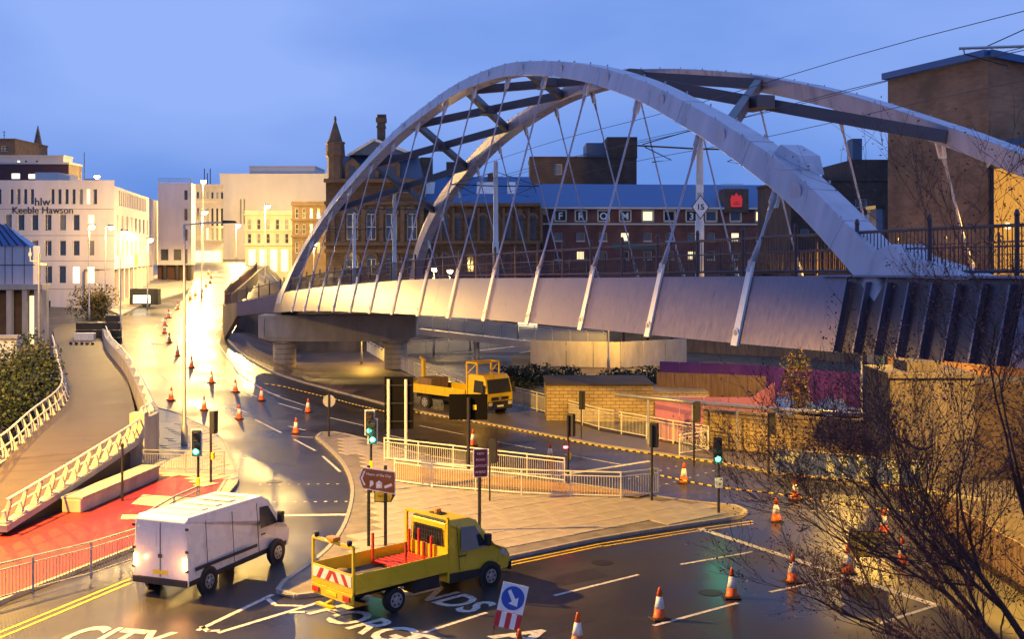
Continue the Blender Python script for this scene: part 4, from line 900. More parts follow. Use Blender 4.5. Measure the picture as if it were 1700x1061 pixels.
for i, p in enumerate(wl_):
    d = (wl_[min(i + 1, len(wl_) - 1)] - wl_[max(i - 1, 0)]); d.z = 0; d.normalize(); n = Vector((d.y, -d.x, 0)) * .28
    secs.append([Vector((p.x - n.x, p.y - n.y, -.2)), Vector((p.x - n.x, p.y - n.y, p.z - .12)), Vector((p.x + n.x, p.y + n.y, p.z)), Vector((p.x + n.x, p.y + n.y, -.2))])
loft(secs).build('wall', M['concrete'], pw, bevel=.03)
MB().box(-17.45, -16.75, 54.9, 55.58, -.1, 2.55).build('end_pier', M['concrete'], pw, bevel=.04)
MB().tube([p + Vector((-.05, 0, .32)) for p in wl_[4:]], .035, 6).build('handrail', M['wht'], pw)
for i in range(6, len(wl_), 2): p = wl_[i]; MB().hexa([(p.x - .2, p.y - .06, p.z - .1), (p.x + .12, p.y - .06, p.z - .02), (p.x + .12, p.y + .06, p.z - .02), (p.x - .2, p.y + .06, p.z - .1), (p.x - .08, p.y - .05, p.z + .3), (p.x - .02, p.y - .05, p.z + .3), (p.x - .02, p.y + .05, p.z + .3), (p.x - .08, p.y + .05, p.z + .3)]).build('bracket', M['wht'], pw)
def lean_rail(pts, label, side, step=1.15):
    T = thing('ramp_railing', label, 'railing', pts[0], group='leaning-post railings of the ramp path')
    o = Vector(pts[0]); sp = smooth_line(pts, 6); L_ = [0]
    for a, b in zip(sp, sp[1:]): L_.append(L_[-1] + (b - a).length)
    def at(d):
        for i in range(len(sp) - 1):
            if d <= L_[i + 1]: return sp[i].lerp(sp[i + 1], (d - L_[i]) / max(1e-6, L_[i + 1] - L_[i])), (sp[i + 1] - sp[i]).normalized()
        return sp[-1], (sp[-1] - sp[-2]).normalized()
    d = .3; top = []
    while d < L_[-1]:
        p, t = at(d); t.z = 0; t.normalize(); n = Vector((t.y, -t.x, 0)) * side; p = p - o
        q = [p + t * a + n * b for a, b in ((-.09, -.05), (.09, -.05), (.09, .2), (-.09, .2))] + [p + t * a + n * b + Vector((0, 0, .82)) for a, b in ((-.05, -.26), (.05, -.26), (.05, -.14), (-.05, -.14))]
        MB().hexa(q).build('post', M['cream'], T, bevel=.01); MB().box(p.x - .16, p.x + .16, p.y - .16, p.y + .16, p.z - .02, p.z + .05).build('base_plate', M['cream'], T)
        d += step
    k = us(0, L_[-1], .8)
    for h_, s_, r_ in ((.86, -.2, .045), (.42, -.02, .035)):
        MB().tube([at(x)[0] - o + Vector((at(x)[1].y, -at(x)[1].x, 0)) * side * s_ + Vector((0, 0, h_)) for x in k], r_, 6).build('handrail', M['wht'], T)
    kb = MB()
    for a, b in zip(k, k[1:]):
        p, q = at(a)[0] - o, at(b)[0] - o; kb.bar(p + Vector((0, 0, -.14)), q + Vector((0, 0, -.14)), .4, .24)
    kb.build('edge_beam', M['concrete'], T)
lean_rail([(-17.6, 41.5, .52), (-17.3, 46, .87), (-17.1, 52.6, 1.32), (-17.15, 54.8, 1.45)], 'cream railing with leaning posts above the red path', -1)
lean_rail([(-21.0, 47.5, 1.2), (-21.5, 51.5, 1.3), (-22.6, 57, 1.52), (-24.5, 66, 1.77), (-28.8, 77, 2.12), (-35.1, 92.5, 2.62)], 'pale railing with leaning posts along the bushy outer edge of the ramp', 1, 1.5)
T = thing('bench_wall', 'low stepped concrete bench wall along the red path under the ramp', 'wall', (-16.55, 45.3, .1)); T.rotation_euler.z = math.atan2(6.8, .95)
MB().box(0, 6.9, -.35, .4, 0, .5).build('seat_wall', M['concrete'], T, bevel=.03)
for k in range(7): MB().box(k * .985 + .01, k * .985 + .97, -.42, .45, .505, .6).build('coping_stone', M['kerb'], T, bevel=.01)
# ================================================================ FENCES
def fence(pts, label, h=1.05, m='wht', step=2.0, bars=.11, group=None, mid=True, base=None, name='guard_rail', z=None):
    pts = [Vector(p) for p in pts]; T = thing(name, label, 'railing', pts[0], group=group); o = pts[0]
    q = resample(pts, step)
    if (q[-1].xy - pts[-1].xy).length > .4: q.append(Vector((pts[-1].x, pts[-1].y, 0)))
    zf = (lambda x, y: z) if z is not None else (lambda x, y: zg(x, y) + .1)
    Z = [zf(p.x, p.y) for p in q]
    L0 = lambda i, hh: Vector((q[i].x - o.x, q[i].y - o.y, Z[i] - o.z + hh))
    for i in range(len(q)): MB().bar(L0(i, -.05), L0(i, h + .03), .055, .055, (1, 0, 0)).build('post', M[m], T)
    for i in range(len(q) - 1):
        mb = MB().bar(L0(i, h), L0(i + 1, h), .05, .05); mb.build('top_rail', M[m], T)
        mb = MB().bar(L0(i, .12), L0(i + 1, .12), .04, .04)
        if mid: mb.bar(L0(i, h - .17), L0(i + 1, h - .17), .035, .035)
        hi = h - .17 if mid else h
        n = max(2, int((q[i + 1] - q[i]).length / bars))
        for k in range(1, n):
            c = L0(i, 0).lerp(L0(i + 1, 0), k / n); mb.bar(c + Vector((0, 0, .12)), c + Vector((0, 0, hi)), .016, .016)
        mb.build('bar_panel', M[m], T, kind='stuff')
    return T
fence(pxline([(638, 768), (720, 778), (812, 790), (937, 806)]), 'white guard rail across the island beside the blue-lit road', group='white guard rails on the island')
fence(pxline([(655, 806), (727, 816), (865, 827), (1000, 832), (1070, 833), (1093, 826)]), 'white guard rail across the island behind the road layout sign', group='white guard rails on the island')
fence(pxline([(845, 673), (900, 688), (1000, 717), (1090, 734), (1176, 750)]), 'long white guard rail along the far footway below the yellow-lit building', 1.15)
fence(pxline([(1128, 760), (1150, 756), (1178, 752)]), 'short white guard rail returning to the far kerb', 1.0)
fence(pxline([(238, 788), (300, 790), (372, 792)]), 'short grey guard rail at the pavement edge above the red path', 1.0, 'grey')
fence(pxline([(330, 858), (285, 880), (232, 915)]), 'grey guard rail curving down beside the white van', 1.05, 'grey')
fence(pxline([(228, 938), (120, 975), (0, 1003), (-60, 1022)]), 'grey guard rail between the red path and the bus lane', 1.05, 'grey')
fence(pxline([(1283, 792), (1330, 797), (1395, 803), (1460, 810), (1540, 818)]), 'wire site fence holding the blue banner', 1.15, 'grey', 2.4, .3, mid=False, name='site_fence')
q = pxline([(1286, 792), (1395, 803), (1530, 817)]); mb = MB()
bn = thing('blue_banner', 'crumpled blue printed banner tied along the wire site fence', 'banner', q[0])
n = 40
for k in range(n + 1):
    t = k / n * 2; p = q[0].lerp(q[1], t) if t <= 1 else q[1].lerp(q[2], t - 1); w_ = .05 * math.sin(k * 1.7) + .03 * math.sin(k * .6)
    for z_ in (.18, .62, 1.08): mb.v.append((p.x - q[0].x + w_ * .3, p.y - q[0].y - .08 + w_ * (1.2 - z_), p.z - q[0].z + .1 + z_ + .02 * math.sin(k * 2.3)))
for k in range(n):
    for j in range(2): a = 3 * k + j; mb.f.append((a, a + 3, a + 4, a + 1))
bm_ = mat('banner_print', (.05, .09, .30), .5, .0, 1); n_ = bm_.node_tree.nodes; l_ = bm_.node_tree.links
tcx = n_.new('ShaderNodeTexCoord'); vo = n_.new('ShaderNodeTexNoise'); vo.inputs['Scale'].default_value = 1.6; vo.inputs['Detail'].default_value = 3; l_.new(tcx.outputs['Object'], vo.inputs[0])
cr_ = n_.new('ShaderNodeValToRGB'); cr_.color_ramp.elements[0].position = .40; cr_.color_ramp.elements[0].color = (.42, .45, .40, 1); cr_.color_ramp.elements[1].position = .46; cr_.color_ramp.elements[1].color = (.05, .09, .32, 1)
l_.new(vo.outputs['Fac'], cr_.inputs[0]); l_.new(cr_.outputs[0], n_['Principled BSDF'].inputs['Base Color'])
mb.build('cloth', bm_, bn, smooth=True)
# ================================================================ MID-GROUND: walls, hoardings, footbridge
T = thing('stone_wall', 'buff coursed stone wall along the far footway under the purple hoarding', 'wall', (0, 0, 0))
q = pxline([(1172, 742), (1280, 754), (1400, 764), (1482, 770)])
for a, b in zip(q, q[1:]):
    MB().bar((a.x, a.y + .3, .85), (b.x, b.y + .3, .85), .4, 1.9).build('wall', M['ybrick'], T)
    m = int((b - a).length / .9)
    for k in range(m): c, e = a.lerp(b, k / m), a.lerp(b, (k + .97) / m); MB().bar((c.x, c.y + .3, 1.86), (e.x, e.y + .3, 1.86), .5, .12).build('coping_stone', M['ybrick'], T)
MB().box(q[3].x - .9, q[3].x + .1, q[3].y - .1, q[3].y + .8, -.1, 3.0).build('end_pier', M['ybrick'], T, bevel=.02)
T = thing('low_brick_building', 'low flat-roofed buff brick building with amber lit end behind the guard rail', 'building', (2.0, 70, 0))
MB().box(0, 6.2, 0, 5, -.1, 2.1).build('wall', M['ybrick'], T); MB().box(-.06, 6.26, -.06, 5.06, 2.102, 2.2).build('roof', M['dirt'], T)
MB().box(6.21, 9.5, .3, 4, -.1, 1.7).build('end_bay', M['ybrick'], T); MB().box(6.4, 9.3, .22, .29, .3, 1.45).build('shutter', M['pale'], T)
T = thing('pipe_gantry', 'long horizontal steel pipe rail on short posts above the stone wall', 'pipe', (0, 0, 0))
pq_ = [P(1022, 655, 62), P(1150, 668, 60.5), P(1300, 681, 59), P(1452, 690, 57)]
MB().tube(pq_, .11, 10).build('pipe', M['grey'], T, smooth=True)
for p in smooth_line(pq_, 2)[1:]: MB().tube([(p.x, p.y, -.1), (p.x, p.y, p.z - .1)], .07, 8).build('post', M['grey'], T)
def hoarding(name, label, pts, h, m, pan=1.2, z0=0.0):
    T = thing(name, label, 'hoarding', pts[0]); o = Vector(pts[0])
    for a, b in zip(pts, pts[1:]):
        a = Vector(a); b = Vector(b); n = max(1, int((b - a).length / pan))
        for k in range(n):
            c, e = a.lerp(b, (k + .012) / n) - o, a.lerp(b, (k + .988) / n) - o
            r_ = random.uniform(-.03, .03)
            MB().bar((c.x, c.y + r_, z0 + h / 2), (e.x, e.y + r_, z0 + h / 2), .05, h + random.uniform(-.03, .03)).build('panel', M[m], T)
        MB().bar((a.x - o.x, a.y - o.y + .06, z0 + h - .3), (b.x - o.x, b.y - o.y + .06, z0 + h - .3), .05, .1).build('batten', M['wood'], T)
g_ = lambda px, Y: (((px - 850) * Y / 2000), Y, 0)
hoarding('pink_hoarding', 'pink painted panel hoarding above the buff stone wall', [g_(1087, 63), g_(1250, 63), g_(1286, 70)], 2.3, 'pink')
hoarding('timber_hoarding', 'weathered brown timber hoarding behind the pink panels', [g_(1090, 73), g_(1180, 72), g_(1272, 70.5)], 2.6, 'wood', .9)
hoarding('purple_hoarding', 'dark purple hoarding running back across the building site', [g_(1095, 82), g_(1230, 80), g_(1340, 77), g_(1430, 74)], 2.4, 'purple')
hoarding('close_board_fence', 'tall grey-green board fence at the back of the building site', [g_(1135, 118), g_(1300, 112), g_(1480, 104)], 2.2, 'wood', 1.1)
hoarding('panel_fence', 'grey panel fence below the glazed footbridge', [g_(880, 104), g_(940, 103), g_(1030, 102), g_(1140, 106)], 2.2, 'concrete', 2.0)
T = thing('site_sheet', 'pale blue plastic sheeting over the excavation beside the pink hoarding', 'sheet', (14, 70, 0)); mb = MB()
for j in range(9):
    for i in range(13): mb.v.append((i * .55, j * 1.0, .35 + .3 * math.sin(i * 1.3 + j) * math.cos(j * 1.1) + .25 * random.random()))
for j in range(8):
    for i in range(12): a = j * 13 + i; mb.f.append((a, a + 1, a + 14, a + 13))
mb.build('sheet', M['bluesheet'], T)
# spoil heap
T = thing('soil_heap', 'low dark heap of soil on the building site', 'soil heap', (16, 92, 0)); mb = MB()
for j in range(12):
    for i in range(20): u_, v_ = i / 19 - .5, j / 11 - .5; mb.v.append((u_ * 22, v_ * 9, max(0, 1.3 * (1 - 3.6 * (u_ * u_ + v_ * v_))) * (.8 + .4 * random.random()) - .05))
for j in range(11):
    for i in range(19): a = j * 20 + i; mb.f.append((a, a + 1, a + 21, a + 20))
mb.build('heap', M['dirt'], T, smooth=True)
# footbridge: two glazed ramps, columns
def glazed(name, label, pts, h=1.25):
    T = thing(name, label, 'footbridge', pts[0]); o = Vector(pts[0]); P_ = [Vector(p) - o for p in pts]
    for a, b in zip(P_, P_[1:]):
        MB().bar(a + Vector((0, 0, -.3)), b + Vector((0, 0, -.3)), .25, .55).build('beam', M['grey'], T)
        MB().bar(a + Vector((0, 1.2, -.25)), b + Vector((0, 1.2, -.25)), 2.4, .2).build('deck', M['concrete'], T)
        n = max(1, int((b - a).length / 1.7))
        for dy in (0, 2.4):
            for k in range(n + 1): c = a.lerp(b, k / n) + Vector((0, dy, 0)); MB().bar(c, c + Vector((0, 0, h)), .07, .07, (1, 0, 0)).build('post', M['grey'], T)
            for k in range(n):
                c, e = a.lerp(b, (k + .04) / n) + Vector((0, dy, h * .5)), a.lerp(b, (k + .96) / n) + Vector((0, dy, h * .5)); MB().bar(c, e, .03, h * .8).build('glass_panel', M['gpanel'], T)
            MB().bar(a + Vector((0, dy, h)), b + Vector((0, dy, h)), .09, .07).build('handrail', M['grey'], T)
    return T, o
T, o = glazed('footbridge_ramp', 'grey steel footbridge ramp with glazed parapets, upper flight', [P(690, 545, 112), P(860, 565, 108), P(1006, 577, 104)])
for x, Y in ((790, 109.5), (985, 105)): p = P(x, 590, Y) - o; MB().tube([(p.x, p.y + 1.2, -o.z), (p.x, p.y + 1.2, 10 - 165 * Y / 2000 - o.z + 1.2)], .3, 12).build('column', M['grey'], T)
T, o = glazed('footbridge_ramp', 'grey steel footbridge ramp with glazed parapets, lower flight', [P(670, 592, 116), P(780, 584, 117), P(900, 570, 118)])
fence([P(600, 575, 122), P(640, 590, 106), P(700, 618, 92), P(770, 655, 80)], 'pale guard rail sloping down behind the yellow flatbed truck', 1.15, 'wht', 2.2, .14, z=0.02)
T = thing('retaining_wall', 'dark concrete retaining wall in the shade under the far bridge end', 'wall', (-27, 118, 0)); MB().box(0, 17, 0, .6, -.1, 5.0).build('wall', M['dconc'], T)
for k in range(6): MB().box(k * 2.9 + .2, k * 2.9 + .35, -.06, -.004, -.1, 4.9).build('joint_fillet', M['dconc'], T)
T = thing('amber_building', 'amber lit block end seen behind the glazed footbridge', 'building', P(1005, 600, 124)); T.location.z = 0
MB().box(0, 6.5, 0, 6, -.1, 4.9).build('wall', M['ybrick'], T); MB().box(-12, -.02, .5, 6, -.1, 4.6).build('rear_wing', M['dbrick'], T); MB().box(-9, -7, .3, .49, .3, 4.2).build('doorway', M['lit'], T)
T = thing('planting_bed', 'raised dark soil bed edged by brown upright boards behind the bare tree', 'planting bed', (15.2, 43.0, 0))
MB().box(.08, 26, -22, -.05, -.1, 1.05).build('soil', M['dirt'], T)
for k in range(55): MB().box(-.03 + random.uniform(-.01, .01), .06, -.4 * k - .39, -.4 * k - .01, -.1, 1.2 + random.uniform(-.03, .03)).build('board', M['wood'], T)
# ================================================================ LAMPS
def lamp_post(px, py_base, py_lamp, label, arm=1.6, adir=1, lit=True, power=3500, Yd=None, group=None, rad=.06, col=WARM, spot=None):
    g = G(px, py_base) if Yd is None else GX(px, Yd); h = (HC - (py_lamp - CY) * g.y / F) - g.z
    T = thing('street_lamp', label, 'street lamp', g, group=group)
    MB().lathe([(rad * 2.0, -.2), (rad * 2.0, 1.1), (rad * 1.25, 1.25), (rad * .7, h - .1), (rad * .7, h)], 10).build('pole', M['grey'], T, smooth=True)
    if arm: MB().tube([(0, 0, h - .05), (adir * arm * .5, 0, h + .06), (adir * arm, 0, h + .1)], rad * .6, 6).build('arm', M['grey'], T)
    x = adir * arm
    hd = MB().hexa([(x - .3, -.14, h + .03), (x + .45, -.12, h + .06), (x + .45, .12, h + .06), (x - .3, .14, h + .03), (x - .25, -.1, h + .2), (x + .35, -.06, h + .17), (x + .35, .06, h + .17), (x - .25, .1, h + .2)]).build('lamp_head', M['dark'], T, bevel=.02)
    if lit:
        q = 1 + max(0, g.y - 60) / 100
        MB().lathe([(.04 * q, -.2 * q), (.16 * q, -.12 * q), (.18 * q, .0), (.1, .02)], 12, (x + .08, 0, h)).build('lens', M['lamp'], hd)
        l = point_light('lamp_light', (x + .08, 0, h - .75), power, col, spot=spot); l.parent = T
    return T
lamp_post(306, 745, 372, 'tall grey street lamp with long dark arm on the pavement left of the curve', 2.2, 1, False, rad=.085)
lamp_post(337, 0, 300, 'very tall lit street lamp far up the hill between the offices and cream block', 0, 1, True, 40000, 190)
lamp_post(175, 0, 376, 'lit street lamp in front of the office corner', .5, 1, True, 4500, 118, 'lit lamps in front of the office')
lamp_post(200, 0, 384, 'lit street lamp beside the black cabinets', .3, 1, True, 5500, 104, 'lit lamps in front of the office')
lamp_post(245, 0, 397, 'lit street lamp at the shop front under the offices', .2, 1, True, 3000, 126, 'lit lamps in front of the office')
lamp_post(148, 0, 375, 'slim lamp post with small amber head before the office windows', .2, 1, True, 700, 115)
lamp_post(521, 0, 403, 'lit street lamp seen through the far foot of the arch', 0, 1, True, 3500, 140)
lamp_post(720, 0, 446, 'bright lit street lamp just beyond the bridge railing', 0, 1, True, 3000, 113, 'lit lamps beyond the bridge railing')
lamp_post(746, 0, 449, 'small lit street lamp beside the brighter one beyond the bridge', 0, 1, True, 800, 125, 'lit lamps beyond the bridge railing')
lamp_post(160, 0, 292, 'lit lamp on a mast above the white office roof', 0, 1, True, 2500, 160)
for k, (px_, Y_, Z_, pw_, lab) in enumerate([(-250, 40, 16, 105000, 'added street lamp out of view left of the red path railing'), (1725, 42, 13, 30000, 'added street lamp out of view beside the low railed wall'), (1010, 98, 6.2, 5000, 'short added lamp beside the glazed footbridge end'),  # lamps added to stand in for light whose sources are not seen
                                             (600, 104, 3.6, 1500, 'low added lamp under the far bridge end'), (440, 175, 16.5, 70000, 'added street lamp in front of the ornate cream building'), (335, 140, 14.5, 34000, 'added street lamp on the uphill road by the office end'), (1430, 62, 8.5, 5000, 'added lamp on the building site behind the stone wall'), (-60, 75, 12.5, 9000, 'added street lamp out of view beyond the bushes outside the ramp'), (392, 238, 15, 36000, 'added street lamp before the blank concrete block')]):
    x = (px_ - 850) * Y_ / 2000; lamp_post(px_, 0, CY + (HC - Z_) * F / Y_, lab, .3, 1, True, pw_, Y_, col=SODIUM if k in (0, 1, 2, 6, 3, 7) else WARM, spot={4: None, 8: None, 7: 164, 5: 168}.get(k, 158))
# ================================================================ SIGNALS AND SIGNS
def signal(px, py_base, py_top, label, heads=1, lit='green_l', rot=0, border=True, back=False, pole=.05, push=True):
    g = G(px, py_base, .1); h = (HC - (py_top - CY) * g.y / F) - g.z
    T = thing('traffic_light', label, 'traffic light', g, R(rot))
    MB().tube([(0, 0, -.1), (0, 0, h)], pole, 8).build('pole', M['dark'], T)
    for k in range(heads):
        z1 = h + .05 - k * .35; x0 = -.05 + k * .12
        hd = MB().box(x0 - .16, x0 + .16, -.3 - .06 * k, -.06 - .06 * k, z1 - .95, z1).build('signal_head', M['plastic'], T, bevel=.02)
        if border: MB().box(x0 - .21, x0 + .21, -.058 - .06 * k, -.045 - .06 * k, z1 - 1.0, z1 + .05).build('backing_board', M['swhite'], hd)
        if not back:
            for j in range(3):
                zc = z1 - .17 - j * .3; on = (lit == 'green_l' and j == 2) or (lit == 'red_l' and j == 0)
                MB().tube([(x0, -.305 - .06 * k, zc), (x0, -.32 - .06 * k, zc)], .105, 14).build('lens', M[lit] if on else M['glass'], hd)
                MB().prism([(x0 + .125 * math.cos(a_), -.3 - .06 * k, zc + .125 * math.sin(a_)) for a_ in [R(v) for v in range(10, 171, 20)]] + [(x0 + .112 * math.cos(a_), -.3 - .06 * k, zc + .112 * math.sin(a_)) for a_ in [R(v) for v in range(170, 9, -20)]], (0, -.17, 0)).build('visor', M['plastic'], hd)
                if on: l = point_light('signal_glow', (x0, -.55, zc), 18, (.1, 1, .5) if lit == 'green_l' else (1, .08, .08), .08); l.parent = T
    if push: MB().box(-.07, .07, -.16, -.05, 1.0, 1.3).build('push_box', M['syellow'], T, bevel=.01)
    return T
signal(329, 850, 716, 'white-edged traffic light showing green beside the red path', rot=8)
signal(350, 802, 684, 'dark traffic light seen from the side behind the green one', rot=70, border=False, back=True)
signal(616, 818, 684, 'pair of white-edged traffic lights showing green on the island', 2, rot=5)
signal(1193, 853, 728, 'traffic light showing green on the yellow-lit island tip', rot=-5, border=False, push=False)
MB().box(-.14, .14, -.2, -.06, 1.0, 1.35).build('control_box', M['wht'], bpy.data.objects[[o.name for o in bpy.data.objects if o.name.startswith('traffic_light')][-1]])
signal(943, 803, 690, 'dark backed traffic light with red crossing lamp beside the guard rail end', rot=150, border=False, back=True)
T_ = [o for o in bpy.data.objects if o.name.startswith('traffic_light')][-1]
p = G(945, 803, .1); rl_ = MB().lathe([(.02, -.06), (.09, -.04), (.1, 0), (.09, .04)], 10, (.05, .12, 1.55)).build('red_lens', M['red_l'], T_); l = point_light('signal_glow', (.1, .3, 1.55), 25, (1, .05, .08), .08); l.parent = T_
signal(1082, 832, 706, 'dark backed traffic light at the guard rail corner', rot=160, border=False, back=True)
signal(1152, 770, 668, 'traffic light facing away in front of the pink hoarding', rot=70, border=False, back=True, push=False)
signal(1276, 791, 686, 'traffic light facing away in front of the buff stone wall', rot=70, border=False, back=True, push=False)
signal(813, 833, 730, 'small pedestrian signal on a thin pole near the road layout sign', rot=80, border=False, back=True, pole=.035, push=False)
signal(965, 728, 652, 'dark backed sign and signal on the far footway', rot=180, border=False, back=True, pole=.035, push=False)
def posts(T, xs, h, m='dark', r=.055):
    for x in xs: MB().tube([(x, 0, -.1), (x, 0, h)], r, 8).build('post', M[m], T)
# brown direction sign
g = G(612, 908, .1); s_ = g.y / F; T = thing('direction_sign', 'brown Heart of the City arrow sign on two dark posts', 'sign', g)
zz = lambda py: (HC - (py - CY) * s_) - g.z; uu = lambda px: (px - 612) * s_
posts(T, [0, uu(640)], zz(766) - .15)
a, b, c, d = uu(595), uu(657), zz(815), zz(776)
MB().prism([(a, -.09, (c + d) / 2 + .04), (a + .16, -.09, c + .08), (b, -.09, c - .12), (b, -.09, d - .14), (a + .16, -.09, d + .02)], (0, .03, 0)).build('sign_border', M['swhite'], T)
MB().prism([(a + .05, -.1, (c + d) / 2 + .04), (a + .17, -.1, c + .12), (b - .03, -.1, c - .08), (b - .03, -.1, d - .17), (a + .17, -.1, d - .02)], (0, .008, 0)).build('sign_face', M['sbrown'], T)
MB().prism([(a + .09, -.105, (c + d) / 2 + .04), (a + .2, -.105, c + .2), (a + .25, -.105, c + .2), (a + .15, -.105, (c + d) / 2 + .04), (a + .25, -.105, d - .1), (a + .2, -.105, d - .1)], (0, .004, 0)).build('chevron', M['swhite'], T)
mt = upright(None, (1, 0, -.11), (a + .28, -.106, d - .24)); text_on('sign_lettering', 'Heart of the City', .118, .002, M['swhite'], mt, T, bold=True)
MB().prism([(a + .38, -.105, c + .12), (a + .52, -.105, c + .22), (a + .5, -.105, c + .34), (a + .4, -.105, c + .36)], (0, .004, 0)).build('pictogram', M['swhite'], T)
MB().box(a + .6, a + .8, -.106, -.1005, c + .1, c + .26).prism([(a + .58, -.106, c + .27), (a + .82, -.106, c + .27), (a + .7, -.106, c + .36)], (0, .004, 0)).build('pictogram', M['swhite'], T)
MB().bar((a + .88, -.104, c + .13), (b - .12, -.104, c + .22), .004, .09, (0, 0, 1)).build('pictogram', M['swhite'], T)
g2 = G(640, 905, .1); T = thing('yellow_arrow_sign', 'small yellow arrow sign with black edge below the brown sign', 'sign', Vector((g2.x, g2.y - .12, g2.z)))
s2 = g2.y / F; zz = lambda py: (HC - (py - CY) * s2) - g2.z; uu = lambda px: (px - 640) * s2
a, b, c, d = uu(622), uu(656), zz(833), zz(812)
MB().prism([(a, 0, c), (b - .12, 0, c), (b, 0, (c + d) / 2), (b - .12, 0, d), (a, 0, d)], (0, .03, 0)).build('sign_border', M['plastic'], T)
MB().prism([(a + .03, -.008, c + .03), (b - .15, -.008, c + .03), (b - .08, -.008, (c + d) / 2), (b - .15, -.008, d - .03), (a + .03, -.008, d - .03)], (0, .006, 0)).build('sign_face', M['syellow'], T)
text_on('sign_lettering', 'P&R', .11, .002, M['plastic'], upright(None, (1, 0, 0), (a + .12, -.012, c + .16)), T); MB().tube([(0, .1, -.5), (0, .1, d - .05)], .05, 8).build('post', M['dark'], T)
# maroon road layout sign
g = G(796, 882, .1); s_ = g.y / F; zz = lambda py: (HC - (py - CY) * s_) - g.z; uu = lambda px: (px - 796) * s_
T = thing('layout_sign', 'maroon New Road Layout Ahead sign on a dark post', 'sign', g); T.rotation_euler.z = R(12)
posts(T, [0], zz(760), r=.06); a, b, c, d = uu(785), uu(809), zz(792), zz(745)
MB().box(a, b, -.1, -.07, c, d).build('sign_border', M['swhite'], T); MB().box(a + .025, b - .025, -.108, -.1005, c + .025, d - .025).build('sign_face', M['smaroon'], T)
for k, s in enumerate(['NEW', 'ROAD', 'LAYOUT', 'AHEAD']): text_on('sign_lettering', s, .118, .002, M['swhite'], upright(None, (1, 0, 0), ((a + b) / 2, -.111, d - .2 - k * .215)), T, 'CENTER')
# big black sign backs
g = G(659, 764, .1); s_ = g.y / F; zz = lambda py: (HC - (py - CY) * s_) - g.z; uu = lambda px: (px - 659) * s_
T = thing('sign_back', 'tall black back of a road sign on two pale posts', 'sign', g); posts(T, [uu(645), uu(674)], zz(630), 'wht', .075)
MB().box(uu(638), uu(686), .08, .12, zz(713), zz(626)).build('board', M['blackb'], T); 
for z_ in (zz(640), zz(670), zz(700)): MB().box(uu(639), uu(685), .03, .078, z_ - .03, z_ + .03).build('stiffener', M['dark'], T)
g = G(778, 782, .1); s_ = g.y / F; zz = lambda py: (HC - (py - CY) * s_) - g.z; uu = lambda px: (px - 778) * s_
T = thing('sign_back', 'wide black message board back with small yellow label on a dark post', 'sign', g); posts(T, [0], zz(660), r=.085)
MB().box(uu(745), uu(809), .1, .38, zz(698), zz(656)).build('board', M['blackb'], T, bevel=.03); MB().box(uu(785), uu(791), .085, .098, zz(681), zz(673)).build('label_plate', M['syellow'], T)
g = G(546, 725, .1); s_ = g.y / F; T = thing('round_sign', 'grey back of a round sign on a thin post at the island nose', 'sign', g); h = (HC - (653 - CY) * s_) - g.z
posts(T, [0], h, r=.05); MB().tube([(0, .06, h - .42), (0, .09, h - .42)], .33, 20).build('disc', M['grey'], T)
# temporary keep-right sign on frame
g = G(836, 1056); s_ = g.y / F; T = thing('keep_right_sign', 'temporary blue arrow sign over red and white stripes on a tilted frame', 'sign', g)
ctr = Vector((0, 0, 0)); tl = R(13)
def kp(x, z, y=0): return (x * math.cos(tl) + z * math.sin(tl) * 1.0 + .02, -.1 + z * .12 + y, z * math.cos(tl) - x * math.sin(tl))
zt0 = (HC - (963 - CY) * s_) - g.z; zt0 = 1.42
MB().prism([kp(-.34, .62), (kp(.34, .62)), kp(.34, 1.35), kp(-.34, 1.35)], (0, .02, 0)).build('sign_plate', M['swhite'], T)
MB().prism([kp(.30 * math.cos(a_), .99 + .30 * math.sin(a_), -.012) for a_ in [2 * math.pi * k / 28 for k in range(28)]], (0, .008, 0)).build('disc', M['blue'], T)
MB().prism([kp(*q, -.018) for q in ((-.17, 1.14), (-.10, 1.20), (.07, .98), (.14, 1.04), (.15, .80), (-.09, .84), (-.01, .91))], (0, .005, 0)).build('arrow', M['swhite'], T)
for k in range(5): MB().prism([kp(-.34 + k * .136, .22), kp(-.204 + k * .136, .22), kp(-.204 + k * .136, .6), kp(-.34 + k * .136, .6)], (0, .02, 0)).build('stripe', M['sred'] if k % 2 == 0 else M['swhite'], T)
for x in (-.3, .3):
    MB().tube([kp(x, .0, .05), kp(x, 1.3, .03)], .014, 6).build('frame_leg', M['dark'], T); MB().tube([kp(x, 1.1, .04), (kp(x, 0)[0], .55, 0)], .014, 6).build('frame_leg', M['dark'], T)
# diversion sign
g = G(1440, 950); T = thing('diversion_sign', 'yellow diversion arrow sign on the road behind the bare tree', 'sign', g); T.rotation_euler.z = R(-10)
MB().box(-.55, .55, 0, .03, .45, 1.25).build('sign_border', M['plastic'], T); MB().box(-.52, .52, -.008, -.001, .48, 1.22).build('sign_face', M['syellow'], T)
text_on('sign_lettering', 'Diversion', .19, .002, M['plastic'], upright(None, (1, 0, 0), (-.42, -.012, 1.0)), T)
MB().prism([(.05, -.012, .6), (.11, -.012, .56), (.3, -.012, .75), (.36, -.012, .68), (.4, -.012, .9), (.18, -.012, .88), (.24, -.012, .81)], (0, .004, 0)).build('arrow', M['plastic'], T)
for x in (-.4, .4): MB().tube([(x, .03, 0), (x, .04, 1.1)], .02, 6).tube([(x, .5, 0), (x, .05, 1.1)], .02, 6).build('frame_leg', M['grey'], T)
